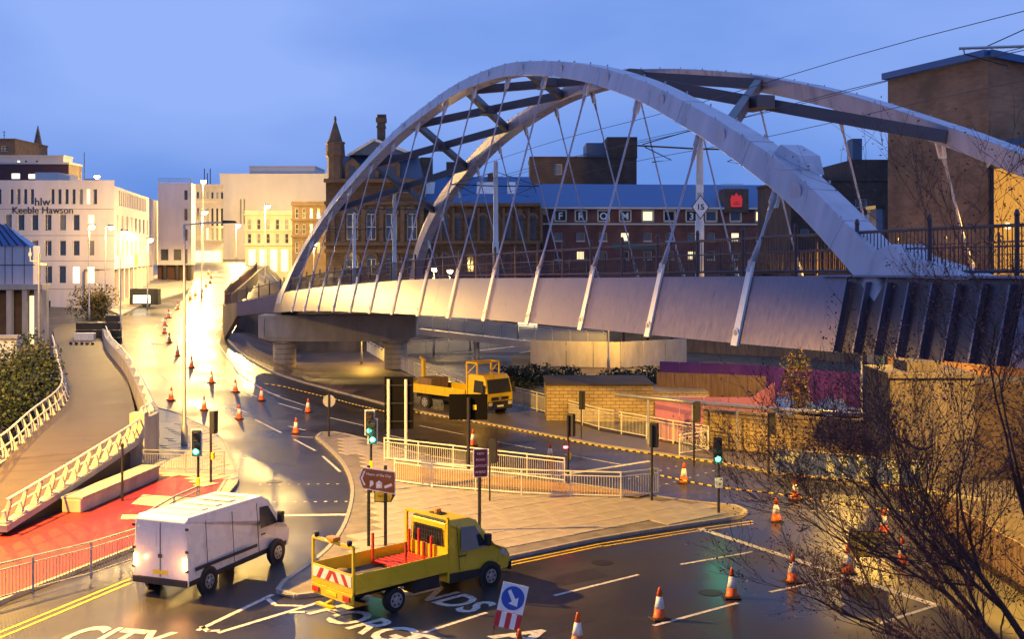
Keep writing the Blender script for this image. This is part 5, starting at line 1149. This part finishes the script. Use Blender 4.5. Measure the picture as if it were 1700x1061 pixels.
# ================================================================ CONES
cone0 = thing('traffic_cone', 'c', 'traffic cone', (0, 0, 0))
MB().box(-.24, .24, -.24, .24, 0, .05).build('base', M['plastic'], cone0, bevel=.02)
MB().lathe([(.19, .05), (.17, .09), (.137, .30)], 18).build('lower_cone', M['orange'], cone0, smooth=True); MB().lathe([(.139, .302), (.082, .62)], 18).build('sleeve', M['sleeve'], cone0, smooth=True)
MB().lathe([(.08, .622), (.045, .82), (.035, .86), (.02, .865)], 18).build('upper_cone', M['orange'], cone0, smooth=True)
sets = [([(284, 665), (339, 681), (397, 696), (351, 636), (391, 651), (434, 665), (511, 685), (491, 720), (318, 611), (295, 591), (281, 569), (273, 553), (274, 541), (280, 528), (295, 514), (316, 497), (325, 490), (335, 484), (342, 476), (349, 470), (351, 462), (346, 456)],
         'red and white traffic cone in the lines along the uphill curving road', 'cones along the uphill road'),
        ([(785, 741), (913, 766), (1135, 802), (1320, 830), (1289, 866)], 'traffic cone beside the striped tapes on the road past the guard rails', 'cones by the striped tapes'),
        ([(1468, 886), (1499, 936), (1408, 952), (1316, 967), (1215, 993), (1095, 1029), (958, 1074), (862, 1104)], 'orange and white traffic cone on the junction road along the lane lines', 'cones on the junction')]
first = True
UNI = {(785, 741): 'traffic cone right behind the wide black message board', (913, 766): 'traffic cone on the road just left of the red crossing lamp', (1135, 802): 'traffic cone on the road beyond the guard rail corner post',
 (1095, 1029): 'traffic cone standing at the end of a long white lane dash', (1215, 993): 'traffic cone on the junction partly behind the outermost tree twigs', (1320, 830): 'traffic cone between the two striped tapes in front of the blue banner', (1289, 866): 'traffic cone off the island tip near the green traffic light', (1468, 886): 'traffic cone behind the yellow diversion sign, nearest the blue banner',
 (1408, 952): 'traffic cone directly beside the left edge of the diversion sign', (1499, 936): 'traffic cone to the right of the diversion sign', (1316, 967): 'traffic cone just inside the long diagonal stop line',
 (958, 1074): 'traffic cone beside the keep-right sign, toward the lane line', (862, 1104): 'traffic cone directly in front of the keep-right sign', (511, 685): 'red and white cone on the lane beyond the island nose sign', (491, 720): 'red and white cone at the lane lines just left of the island nose',
 (284, 665): 'red and white cone by the ramp parapet corner, alone on the outer lane', (397, 696): 'red and white cone on the lane line nearest the tall unlit lamp post arm'}
for l, lab, gr in sets:
    for px_, py_ in l:
        g = G(px_, py_)
        o = cone0 if first else dup(cone0, g); first = False
        o.location = g; o.rotation_euler = (random.uniform(-.03, .03), random.uniform(-.03, .03), random.uniform(0, 6)); o['label'] = UNI.get((px_, py_), lab); o['group'] = gr
# ================================================================ VEHICLES
def wheel(T, x, y, r, wd, side):
    w_ = MB().tube([(x, y - side * wd, r), (x, y, r)], r, 24).build('wheel', M['tyre'], T, bevel=.03)
    MB().tube([(x, y + side * .002, r), (x, y + side * .02, r)], r * .62, 20).build('rim', M['rim'], w_); MB().tube([(x, y + side * .02, r), (x, y + side * .05, r)], [r * .22, r * .18], 12).build('hub', M['rim'], w_)
    for k in range(6): a = k * 1.047; MB().tube([(x + r * .42 * math.cos(a), y + side * .0205, r + r * .42 * math.sin(a)), (x + r * .42 * math.cos(a), y + side * .024, r + r * .42 * math.sin(a))], r * .1, 8).build('rim_hole', M['tyre'], w_)
def profile_body(prof, wfun, mname, T, name, bevel=.03):
    n = len(prof); mb = MB()
    for s in (-1, 1):
        for x, z in prof: mb.v.append((x, s * wfun(x, z), z))
    mb.f.append(tuple(range(n))); mb.f.append(tuple(range(2 * n - 1, n - 1, -1)))
    for k in range(n): mb.f.append((k, (k + 1) % n, n + (k + 1) % n, n + k))
    me = mb.mesh(name, M[mname]); bm = bmesh.new(); bm.from_mesh(me); bmesh.ops.triangulate(bm, faces=[f for f in bm.faces if len(f.verts) > 4], ngon_method='EAR_CLIP'); bm.to_mesh(me); bm.free()
    return obj(name, me, T, bevel)
def side_poly(T, pts, wf, off, m, name, par=None):
    for s in (-1, 1): MB().prism([(x, s * (wf(x, z) + off), z) for x, z in pts], (0, s * .012, 0)).build(name, M[m], par or T)
def cabw(x, z): 
    w_ = .97 if z < 1.3 else .97 - (z - 1.3) * .17
    return w_ * (1 if x < 4.1 else 1 - (x - 4.1) * .22)
# ---- yellow pickup with dropside bed
T = thing('pickup_truck', 'yellow dropside pickup with chevron tailgate stopped beside the island', 'truck', (-3.85, 33.9, 0), R(44)); T.scale = (.95, .95, .95)
cab = profile_body([(2.05, .42), (4.62, .42), (4.72, .55), (4.72, .85), (4.55, 1.08), (3.95, 1.3), (3.28, 2.14), (3.0, 2.27), (2.15, 2.3), (2.05, 2.2)], cabw, 'yellow', T, 'cab', .04)
side_poly(T, [(2.55, 1.3), (3.62, 1.3), (3.22, 1.98), (2.62, 2.02)], cabw, -.002, 'glass', 'side_window', cab)
side_poly(T, [(2.06, .42), (4.2, .42), (4.2, .6), (2.06, .72)], cabw, -.001, 'plastic', 'sill_trim', cab); side_poly(T, [(2.45, 1.15), (2.75, 1.15), (2.75, 1.19), (2.45, 1.19)], cabw, .002, 'plastic', 'door_handle', cab)
side_poly(T, [(2.47, .75), (2.49, .75), (2.49, 2.1), (2.47, 2.1)], cabw, -.004, 'plastic', 'door_gap', cab)
MB().prism([(3.93, -.8, 1.345), (3.93, .8, 1.345), (3.33, .72, 2.11), (3.33, -.72, 2.11)], (.02, 0, .016)).build('windscreen', M['glass'], cab)
MB().prism([(2.04, -.72, 1.42), (2.04, .72, 1.42), (2.04, .66, 2.05), (2.04, -.66, 2.05)], (-.012, 0, 0)).build('rear_window', M['glass'], cab)
mb = MB()
for k in range(13): mb.bar((2.015, -.7 + k * .117, 1.42), (2.015, -.68 + k * .113, 2.05), .012, .012)
for k in range(5): mb.bar((2.012, -.72, 1.45 + k * .14), (2.012, .72, 1.45 + k * .14), .012, .012)
mb.build('window_grille', M['dark'], cab, kind='stuff')
MB().box(4.66, 4.76, -.9, .9, .36, .62).build('bumper', M['plastic'], cab, bevel=.03); MB().box(4.68, 4.735, -.45, .45, .68, .88).build('grille', M['plastic'], cab)
for s in (-1, 1):
    MB().hexa([(4.3, s * .66, .9), (4.66, s * .62, .78), (4.66, s * .84, .8), (4.3, s * .915, .92), (4.3, s * .66, 1.1), (4.58, s * .62, 1.02), (4.58, s * .84, 1.0), (4.3, s * .93, 1.1)]).build('headlight', M['pale'], cab)
    MB().box(3.45, 3.62, s * 1.0, s * 1.2, 1.35, 1.72).build('mirror', M['plastic'], cab, bevel=.03)
    MB().tube([(3.75, s * .9, .35), (3.75, s * 1.0, .35)], .45, 24).build('wheel_arch', M['plastic'], cab)
    wheel(T, 3.75, s * 1.01, .35, .22, s); wheel(T, 0, s * 1.0, .35, .24, s)
bcn = MB().lathe([(.12, 0), (.12, .06), (.1, .14), (.03, .16)], 12, (2.6, .2, 2.3)).build('beacon', mat('amber_beacon', (.7, .25, .02), .3, 0, 1), T); MB().box(2.45, 2.75, -.05, .45, 2.3, 2.325).build('beacon_base', M['plastic'], bcn)
bed = MB().box(-1.5, 1.95, -1.03, 1.03, .82, .93).build('bed_floor', mat('worn_bed', (.10, .085, .07), .7, .5, 3), T)
for s in (-1, 1):
    MB().box(-1.5, 1.95, s * 1.0, s * 1.04, .8, 1.36).build('side_board', M['yellow'], T, bevel=.01); MB().box(-1.48, 1.93, s * 1.041, s * 1.05, .84, .9).build('rub_strip', M['ypaint'], T)
    MB().bar((1.99, s * .98, .5), (1.99, s * .98, 2.4), .08, .08, (1, 0, 0)).build('headboard_post', M['yellow'], T)
    MB().bar((-1.52, s * .98, .85), (-1.52, s * .98, 2.12), .07, .07, (1, 0, 0)).build('rear_post', M['yellow'], T)
    MB().box(-1.62, -1.58, s * .75 - .16, s * .75 + .16, .58, .72).build('tail_lamp', M['tail'], T); MB().lathe([(.06, 0), (.08, .08), (.06, .14)], 10, (-1.52, s * .8, 2.15)).build('work_lamp', M['dark'], T)
MB().box(1.97, 2.01, -.94, .94, .93, 1.5).build('headboard', M['yellow'], T)
MB().bar((1.99, -.98, 2.4), (1.99, .98, 2.4), .08, .08).build('headboard_rail', M['yellow'], T); MB().bar((-1.52, -.98, 2.12), (-1.52, .98, 2.12), .08, .08).build('rear_rail', M['yellow'], T)
MB().box(-1.66, -1.4, -.22, .16, 2.165, 2.29).build('beacon_bar', mat('amber_beacon', (.7, .25, .02), .3, 0, 1), T, bevel=.03)
tg = MB().box(-1.56, -1.52, -1.0, 1.0, .8, 1.36).build('tailgate', M['yellow'], T, bevel=.01)
MB().box(-1.57, -1.561, -.93, .93, .99, 1.31).build('chevron_panel', M['sleeve'], tg)
for k in range(4):
    y0 = (-.8 + k * .44); d_ = .2 if k < 2 else -.2
    y0 = y0 + (.06 if k >= 2 else 0); MB().prism([(-1.572, y0, 1.0), (-1.572, y0 + .17, 1.0), (-1.572, y0 + .17 + d_, 1.3), (-1.572, y0 + d_, 1.3)], (-.005, 0, 0)).build('chevron', M['red'], tg)
MB().box(-1.58, -1.5, -1.0, 1.0, .5, .79).build('rear_panel', M['yellow'], T, bevel=.01); MB().box(-1.596, -1.582, -.26, .26, .6, .71).build('number_plate', M['syellow'], T)
MB().box(-1.4, 2.05, -.42, -.32, .5, .8).box(-1.4, 2.05, .32, .42, .5, .8).box(-.1, .1, -.9, .9, .28, .4).build('chassis', M['dark'], T); MB().box(.7, 1.7, -.95, -.45, .38, .75).build('tank', M['dark'], T, bevel=.03)
MB().bar((-1.75, 0, .38), (-1.5, 0, .42), .1, .1).box(-1.85, -1.7, -.4, .4, .32, .38).build('tow_step', M['yellow'], T)
pal = thing('red_pallet', 'red slatted stillage pallet with upright posts in the pickup bed', 'pallet', T.location + Vector((0, 0, .935)), R(44))
for k in range(7): MB().box(.45 + k * .2, .58 + k * .2, -.85, .75, .1, .125).build('slat', M['red'], pal)
for y in (-.8, -.05, .7): MB().box(.42, 1.85, y - .05, y + .05, 0, .095).build('bearer', M['red'], pal)
for x, y in ((.45, -.8), (.45, .7), (1.1, -.8), (1.8, -.3), (1.8, .7), (1.75, .2)): MB().bar((x, y, .1), (x, y, .1 + random.choice([.65, .8, .7])), .06, .06, (1, 0, 0)).build('stake', M['red'], pal)
sk = thing('sand_sack', 'small brown sack lying on the pickup bed', 'sack', T.location + Vector((0, 0, .93)), R(44)); MB().lathe([(.05, 0), (.2, .03), (.23, .1), (.16, .17), (.04, .19)], 12, (-.9, .35, 0)).build('sack', M['wood'], sk, smooth=True)
# ---- white panel van
T = thing('panel_van', 'white panel van seen from behind with lit tail lamps at the stop line', 'van', (-10.1, 34.6, 0), R(68))
vw = lambda x, z: (.99 if z < 1.25 else .99 - (z - 1.25) * .11) * (1 if x < 4.6 else 1 - (x - 4.6) * .25)
vb = profile_body([(0, .38), (5.5, .38), (5.62, .6), (5.58, .92), (5.35, 1.1), (4.75, 1.32), (4.15, 2.1), (3.8, 2.28), (.15, 2.34), (0, 2.22)], vw, 'white', T, 'body', .05)
side_poly(T, [(3.6, 1.3), (4.55, 1.3), (4.1, 1.92), (3.65, 1.95)], vw, -.002, 'glass', 'side_window', vb); side_poly(T, [(0.02, .4), (5.3, .4), (5.3, .55), (.02, .55)], vw, -.001, 'plastic', 'sill_trim', vb)
for x in (3.5, 2.2, .9): side_poly(T, [(x, .6), (x + .018, .6), (x + .018, 2.1), (x, 2.1)], vw, -.006, 'plastic', 'panel_gap', vb)
for s in (-1, 1):
    MB().box(-.012, -.002, s * .5 - .36, s * .5 + .36, 1.45, 2.0).build('door_panel', M['white'], vb, bevel=.01); MB().box(-.03, -.002, s * .86 - .07, s * .86 + .07, .85, 1.2).build('tail_lamp', M['taillit'], vb)
    l = point_light('tail_glow', (-.45, s * .86, 1.0), 22, (1, .42, .12), .06); l.parent = T
    MB().tube([(4.55, s * .9, .34), (4.55, s * .995, .34)], .43, 22).build('wheel_arch', M['plastic'], vb); MB().tube([(.95, s * .9, .34), (.95, s * .995, .34)], .43, 22).build('wheel_arch', M['plastic'], vb)
    wheel(T, 4.55, s * 1.0, .34, .22, s); wheel(T, .95, s * 1.0, .34, .22, s); MB().box(4.45, 4.6, s * 1.02, s * 1.22, 1.32, 1.68).build('mirror', M['plastic'], vb, bevel=.03)
MB().box(-.014, -.003, -.01, .01, .6, 2.15).build('door_gap', M['plastic'], vb); MB().box(-.05, 0, -.95, .95, .38, .58).build('bumper', M['plastic'], vb, bevel=.02); MB().box(-.016, -.003, -.26, .26, .68, .79).build('number_plate', M['syellow'], vb)
side_poly(T, [(.3, .78), (3.4, .78), (3.4, .88), (.3, .88)], vw, .0, 'plastic', 'side_moulding', vb); side_poly(T, [(3.62, 1.08), (3.85, 1.08), (3.85, 1.13), (3.62, 1.13)], vw, .0, 'plastic', 'door_handle', vb)
for k in range(5): MB().box(.4 + k * .7, .75 + k * .7, -.6, .6, 2.325, 2.352).build('roof_rib', M['white'], vb, bevel=.01)
for s in (-1, 1):
    for z_ in (.8, 1.35, 2.0): MB().box(-.03, 0, s * .93 - .05, s * .93 + .05, z_, z_ + .07).build('hinge', M['plastic'], vb)
MB().prism([(4.77, -.8, 1.36), (4.77, .8, 1.36), (4.2, .74, 2.07), (4.2, -.74, 2.07)], (.02, 0, .02)).build('windscreen', M['glass'], vb); MB().box(-.03, -.002, -.06, .06, 1.15, 1.25).build('door_handle', M['plastic'], vb)
# ---- yellow flatbed truck with loader crane, under the bridge
T = thing('flatbed_truck', 'yellow flatbed lorry with loader frame coming from under the bridge', 'truck', (-4.7, 76.3, 0), R(-46))
tw = lambda x, z: 1.08 if z < 1.4 else 1.08 - (z - 1.4) * .07
cab = profile_body([(4.0, .55), (5.65, .55), (5.72, .75), (5.72, 1.4), (5.5, 2.3), (5.3, 2.5), (4.1, 2.52), (4.0, 2.4)], tw, 'yellow', T, 'cab', .05)
side_poly(T, [(4.55, 1.45), (5.55, 1.45), (5.38, 2.15), (4.6, 2.2)], tw, -.002, 'glass', 'side_window', cab); MB().prism([(5.715, -.95, 1.42), (5.715, .95, 1.42), (5.52, .88, 2.24), (5.52, -.88, 2.24)], (.015, 0, .004)).build('windscreen', M['glass'], cab)
MB().box(5.7, 5.76, -1.0, 1.0, .45, .95).build('bumper', M['plastic'], cab, bevel=.03); MB().box(5.71, 5.74, -.7, .7, 1.0, 1.2).build('grille', M['plastic'], cab); MB().tube([(5.735, 0, 1.12), (5.75, 0, 1.12)], .12, 16).build('badge', M['rim'], cab)
MB().box(5.762, 5.77, -.26, .26, .6, .71).build('number_plate', M['swhite'], cab)
MB().box(-1.7, 3.8, -1.1, 1.1, 1.0, 1.12).build('bed_floor', M['wood'], T); MB().box(-1.6, 4.4, -.4, .4, .6, .98).build('chassis', M['dark'], T)
for s in (-1, 1):
    for k in range(3): MB().box(-1.7 + k * 1.84, .12 + k * 1.84, s * 1.08, s * 1.13, 1.0, 1.55).build('side_board', M['yellow'], T, bevel=.01)
    wheel(T, 0, s * 1.08, .45, .3, s); wheel(T, 4.75, s * 1.08, .45, .26, s); MB().box(5.5, 5.65, s * 1.15, s * 1.35, 1.4, 1.95).build('mirror', M['plastic'], cab, bevel=.03)
    MB().box(5.72, 5.765, s * .8 - .15, s * .8 + .15, .7, .9).build('headlight', M['pale'], cab)
    MB().bar((3.88, s * 1.0, 1.0), (3.88, s * 1.0, 3.25), .09, .09, (1, 0, 0)).bar((3.88, s * 1.0, 3.2), (4.7, s * .9, 3.2), .08, .08).bar((4.7, s * .9, 2.52), (4.7, s * .9, 3.2), .07, .07, (1, 0, 0)).bar((3.88, s * 1, 2.5), (4.7, s * .9, 3.2), .05, .05).build('loader_frame', M['yellow'], T)
MB().box(-1.75, -1.69, -1.1, 1.1, 1.0, 1.6).build('tailgate', M['yellow'], T)
MB().bar((3.88, -1, 3.22), (3.88, 1, 3.22), .08, .08).bar((4.7, -.9, 3.2), (4.7, .9, 3.2), .08, .08).build('loader_rail', M['yellow'], T); MB().bar((-1.4, 0, 1.12), (-1.4, 0, 3.0), .2, .2, (1, 0, 0)).bar((-1.4, 0, 2.95), (-2.3, .5, 3.05), .16, .16).build('crane', M['yellow'], T)
MB().box(-1.2, .2, -.7, .7, 1.122, 1.9).build('load_crate', M['wood'], T)
# ================================================================ SMALL STREET THINGS ON THE LEFT
g = GX(155, 99); T = thing('barrier_stack', 'stacked black barrier blocks at the top of the ramp path', 'barriers', g)
for k in range(3): MB().box(-1.5 + k * .02, .9, 0, .5, .02 + k * .62, .6 + k * .62).build('block', M['plastic'], T, bevel=.03)
for k in range(4): MB().box(1.0, 2.2 - .06 * k, -.1, .5, .02 + k * .62, .6 + k * .62).build('block', M['plastic'], T, bevel=.03)
g = GX(141, 97); T = thing('utility_cabinet', 'white utility cabinet standing before the black barrier blocks', 'cabinet', g); MB().box(-.8, .8, -.3, .3, 0, 1.25).build('body', M['wht'], T, bevel=.03); MB().box(-.75, -.02, -.318, -.302, .1, 1.15).box(.02, .75, -.318, -.302, .1, 1.15).build('door', M['wht'], T); MB().box(-.1, .1, -.33, -.32, .6, .64).build('handle', M['dark'], T)
for k in range(5):
    g = GX(118 + 9 * k, 93.5); T = thing('bollard', 'short black bollard across the top of the ramp path', 'bollard', g, group='bollards on the ramp path'); MB().lathe([(.11, 0), (.11, .85), (.13, .87), (.13, .95), (.07, 1.0)], 12).build('shaft', M['dark'], T)
g = GX(14, 84); T = thing('kiosk', 'pale box kiosk with poster panel at the far left', 'kiosk', g); MB().box(-2.2, .55, 0, 1.6, 0, 2.4).build('body', M['pale'], T, bevel=.03); MB().box(-2.35, .7, -.15, 1.75, 2.402, 2.55).build('roof', M['concrete'], T); MB().box(-1.0, .35, -.03, -.002, .9, 2.1).build('poster', M['swhite'], T); MB().box(.0, .18, -.04, -.031, .6, .8).build('label_plate', M['ypaint'], T)
g = GX(65, 82); T = thing('camera_mast', 'grey mast with security cameras beside the bushes at the ramp edge', 'camera mast', g); h = 10 + (415 - 421) * .041 - g.z
MB().lathe([(.13, 0), (.13, 1.2), (.1, 1.3), (.09, h)], 10).build('mast', M['grey'], T); MB().bar((0, 0, h - .5), (-.6, 0, h - .5), .05, .05).bar((-.6, 0, h - .5), (-.6, 0, h + .4), .05, .05).build('bracket', M['grey'], T); MB().lathe([(.02, 0), (.1, .05), (.1, .25), (.04, .3)], 10, (-.6, 0, h - .2)).build('dome_camera', M['wht'], T); MB().bar((.1, 0, h - .7), (.6, -.1, h - .75), .14, .14).build('camera', M['wht'], T)
g = G(203, 832, .1); T = thing('slim_post', 'thin black post on the red path by the bench wall', 'post', g); MB().lathe([(.05, 0), (.05, 2.1), (.07, 2.12), (.07, 2.25), (.02, 2.3)], 10).build('shaft', M['dark'], T)
g = GX(195, 93); T = thing('road_sign_board', 'small black temporary sign board beside the uphill road', 'sign', g); MB().box(-.4, .4, 0, .05, .1, .75).build('board', M['blackb'], T); MB().tube([(-.3, .1, 0), (-.3, .05, .7)], .02, 6).tube([(.3, .1, 0), (.3, .05, .7)], .02, 6).build('leg', M['dark'], T)
g = GX(240, 128); T = thing('notice_trailer', 'dark notice board trailer with pale poster by the shop front', 'trailer', g); MB().box(-1.6, 1.4, 0, 1.2, .3, 2.0).build('body', M['plastic'], T, bevel=.04); MB().box(-1.2, .6, -.03, -.004, .45, 1.3).build('poster', M['litw'], T); MB().tube([(0, 0, .3), (0, 1.2, .3)], .3, 14).build('wheel', M['tyre'], T)
# ================================================================ OVERHEAD LINE
def mast(u, v, py_top, label, arms=True):
    p = B(u, v, zt(u) - .12); T = thing('overhead_line_mast', label, 'mast', p, group='tram overhead line masts'); h = (HC - (py_top - CY) * p.y / F) - p.z
    MB().lathe([(.17, 0), (.17, 2.2), (.145, 2.25), (.125, h), (.14, h + .02), (.05, h + .12)], 12).build('mast', M['pale'], T, smooth=True); MB().lathe([(.15, 1.0), (.15, 1.5)], 12).build('band', M['plastic'], T)
    if arms:
        for s in (-1, 1):
            MB().tube([(0, 0, h - 1.3), (BN.x * s * 2.6, BN.y * s * 2.6, h - 1.25)], .035, 6).tube([(0, 0, h - .5), (BN.x * s * 2.4, BN.y * s * 2.4, h - 1.2)], .02, 5).tube([(BN.x * s * 2.3, BN.y * s * 2.3, h - 1.3), (BN.x * s * 1.2, BN.y * s * 1.2, h - 1.75), (BN.x * s * 2.0, BN.y * s * 2.0, h - 1.85)], .022, 5).build('cantilever', M['dark'], T)
    return T, p, h
MS = []
for u, v, py, lab in ((13, 6.2, 190, 'pale tram mast with speed plate on the bridge deck, tallest in view'), (36, 6.2, 270, 'pale tram mast at the middle of the bridge deck'), (58, 6.2, 318, 'slim pale tram mast toward the far end of the bridge'), (71, 6.2, 355, 'slim pale tram mast at the far end of the bridge deck')):
    MS.append(mast(u, v, py, lab))
T, p, h = MS[0]
MB().prism([(0, -.2, 2.75 - .42), (.3, -.2, 2.75), (0, -.2, 2.75 + .42), (-.3, -.2, 2.75)], (0, .02, 0)).build('speed_plate', M['swhite'], T); MB().prism([(0, -.196, 2.75 - .47), (.34, -.196, 2.75), (0, -.196, 2.75 + .47), (-.34, -.196, 2.75)], (0, .01, 0)).build('speed_plate_edge', M['plastic'], T); text_on('plate_number', '15', .3, .003, M['plastic'], upright(None, (1, 0, 0), (0, -.206, 2.65)), T, 'CENTER', True)
MB().box(-.12, .12, -.19, -.17, 3.3, 3.6).build('id_plate', M['swhite'], T)
wires = [(8.0, 5.2), (4.4, 5.2), (8.0, 6.1), (4.4, 6.1)]
for i, (v, hh) in enumerate(wires):
    T = thing('contact_wire', ('upper' if hh > 6 else 'lower') + ' tram wire over the ' + ('far' if v > 6 else 'near') + ' track', 'wire', (0, 0, 0), group='tram overhead wires')
    MB().tube([B(u, v, zt(u) + hh + .05 * math.cos(u * .28)) for u in us(-26, 86, 3)], .011, 4).build('wire', M['dark'], T)
p = P(1592, 80, 26); T = thing('line_cantilever', 'tram line cantilever arm reaching in front of the tan brick roof', 'cantilever', p)
MB().tube([(0, 0, 0), (2.6, -1.2, -.1)], .035, 6).build('arm', M['grey'], T); MB().tube([(.1, 0, 0), (.12, 0, -.12), (.95, -.25, -.42), (.95, -.25, -.5)], .018, 6).build('registration_arm', M['dark'], T); MB().tube([(.5, -.2, 0), (1.7, -.6, .55)], .012, 5).build('stay', M['dark'], T); MB().tube([(2.6, -1.2, -10.8), (2.6, -1.2, .4)], .12, 10).build('mast', M['pale'], T)
# ================================================================ VEGETATION
def leaves(n, posf, size, m, name, parent, kind=None, asp=.55):
    mb = MB()
    for _ in range(n):
        c = posf(); s = size * random.uniform(.6, 1.3)
        a = Vector((random.gauss(0, 1), random.gauss(0, 1), random.gauss(0, .7))).normalized(); b = a.cross(Vector((random.gauss(0, 1), random.gauss(0, 1), random.gauss(0, 1)))).normalized()
        i = len(mb.v); mb.v += [tuple(c - a * s), tuple(c + b * s * asp), tuple(c + a * s), tuple(c - b * s * asp)]; mb.f.append((i, i + 1, i + 2, i + 3))
    return mb.build(name, m, parent, fix=False, kind=kind)
def branch(mb, p, d, L_, r, depth, tips, spread=.5, up=.05, seg=4):
    pts = [p]; rr = [r]; d = d.normalized()
    for k in range(seg):
        d = (d + Vector((random.gauss(0, .11), random.gauss(0, .11), random.gauss(0, .09) + up))).normalized(); p = p + d * L_ / seg; pts.append(p); rr.append(r * (1 - .55 * (k + 1) / seg))
        if depth <= 1: tips.append(p)
    mb.tube(pts, rr, 5 if depth > 2 else 3, False)
    if depth > 0:
        for k in range(4):
            i = random.randint(1, seg); nd = (d + Vector((random.gauss(0, spread), random.gauss(0, spread), random.gauss(0, spread * .8) + .1))).normalized()
            branch(mb, pts[i], nd, L_ * random.uniform(.55, .78), max(.0045, rr[i] * .66), depth - 1, tips, spread, up, seg)
# big bare tree with dark red leaves at right, close to the camera
random.seed(21)
T = thing('red_leaf_tree', 'nearly bare dark tree with sparse dark red leaves in the right foreground', 'tree', (9.0, 19.5, 0)); mb = MB(); tips = []
mb.tube([(0, 0, -.1), (-.05, 0, 1.6), (-.2, .1, 3.0)], [.22, .17, .14], 8)
for d_, L_, z0 in [((-.75, .1, .75), 3.1, 2.6), ((-.55, -.2, .8), 3.4, 2.9), ((-.9, .3, .45), 3.0, 2.2), ((-.25, .2, 1), 3.4, 3.0), ((-.1, -.3, 1), 3.2, 2.9), ((.3, .1, 1), 3.0, 2.8), ((-.95, -.1, .25), 2.8, 1.9), ((-.6, .4, .55), 3.2, 2.5)]:
    branch(mb, Vector((-.15 - .02, .05, z0)), Vector(d_), L_, .075, 5, tips, .42, .04)
mb.build('trunk', M['bark'], T, fix=False)
tl_ = [t for t in tips if t.z > 2.2]
leaves(22000, lambda: random.choice(tl_) + Vector((random.gauss(0, .1), random.gauss(0, .1), random.gauss(0, .1))), .026, M['leafr'], 'crown', T)
# bushes by the ramp
def bush(name, label, cx, cy, z, rx, ry, rz, n, size, ms, stems=7):
    T = thing(name, label, 'bush', (cx, cy, z)); lob = [(random.uniform(-.6, .6) * rx, random.uniform(-.6, .6) * ry, random.uniform(.25, .95) * rz, random.uniform(.3, .55)) for _ in range(14)]
    st = MB()
    for l in lob[:stems]: st.tube([(0, 0, -.3), (l[0] * .5, l[1] * .5, l[2] * .6), l[:3]], [.04, .025, .01], 5, False)
    st.build('stem', M['bark'], T, fix=False)
    def pf():
        l = random.choice(lob); v = Vector((random.gauss(0, 1), random.gauss(0, 1), random.gauss(0, 1))).normalized() * random.uniform(.55, 1.05) * l[3]
        return Vector((l[0] + v.x * rx, l[1] + v.y * ry, max(0, l[2] + v.z * rz * .8)))
    for m_ in ms: leaves(n // len(ms), pf, size, M[m_], 'foliage', T)
bush('ramp_bush', 'large dark green bush spilling over the ramp railing at the left', -27.2, 63.5, .0, 2.9, 4.5, 4.4, 9000, .12, ['leafg', 'leafd', 'leafg'])
bush('ramp_bush', 'leafy green bush overhanging the path edge in front of the camera mast', -28.6, 71, .4, 2.0, 3, 3.8, 5000, .12, ['leafg', 'leafd'])
bush('shrub', 'small brownish shrub beside the pale kiosk', -31.5, 80, 1.2, 1.5, 1.5, 2.2, 2200, .1, ['leafg', 'leafy', 'leafd'])
bush('office_bush', 'rounded dark bush against the white office wall', -40.8, 117, 2.8, 2.3, 2, 3.3, 3500, .12, ['leafg', 'leafd', 'leafy'])
bush('site_bush', 'dark scrub bush in front of the grey panel fence', 3.0, 90, -.3, 2.8, 2, 1.5, 2200, .13, ['leafd', 'leafg'])
bush('site_bush', 'dark scrub bush beside the flatbed truck cab', .4, 88, -.3, 2.0, 2, 1.6, 1800, .13, ['leafd'])
bush('site_bush', 'wide dark scrub bush left of the timber hoarding', 9.2, 86, -.3, 3.6, 2.4, 1.6, 2600, .13, ['leafd', 'leafg'])
bush('sapling', 'yellow-green sapling bush behind the stone wall near the abutment', 14.6, 62, 1.0, 1.0, 1.0, 3.0, 1300, .09, ['leafg', 'leafy'])
def tree(label, x, y, h, r, ms, n, z=0):
    T = thing('autumn_tree', label, 'tree', (x, y, z), group=None); mb = MB(); tips = []
    mb.tube([(0, 0, -.2), (0, 0, h * .4)], [.16, .1], 7)
    for k in range(6): a = k * 1.05; branch(mb, Vector((0, 0, h * .35)), Vector((math.cos(a), math.sin(a), 1.1)), h * .38, .07, 2, tips, .45, .05, 3)
    mb.build('trunk', M['bark'], T, fix=False)
    for m_ in ms: leaves(n // len(ms), lambda: random.choice(tips) + Vector((random.gauss(0, .3), random.gauss(0, .3), random.gauss(0, .3))), .13, M[m_], 'crown', T)
for i, (px_, Y, h, lab) in enumerate([(1035, 116, 6.0, 'autumn tree with amber lit leaves at the footbridge end'), (1075, 120, 6.3, 'dark autumn tree behind the board fence near the footbridge'), (1115, 122, 6.5, 'taller autumn tree behind the board fence'), (1170, 126, 6.6, 'green tree behind the board fence under the bridge girder'), (1250, 128, 9.6, 'green tree seen through the bridge railing by the hotel'), (1330, 125, 9.4, 'dark green tree seen through the railing before the dark block'), (1395, 122, 9.0, 'dark green tree beside the tan building stair')]):
    tree(lab, (px_ - 850) * Y / 2000, Y, h, 2, ['leafy', 'leafg'] if i < 3 else ['leafg', 'leafd'], 1500)
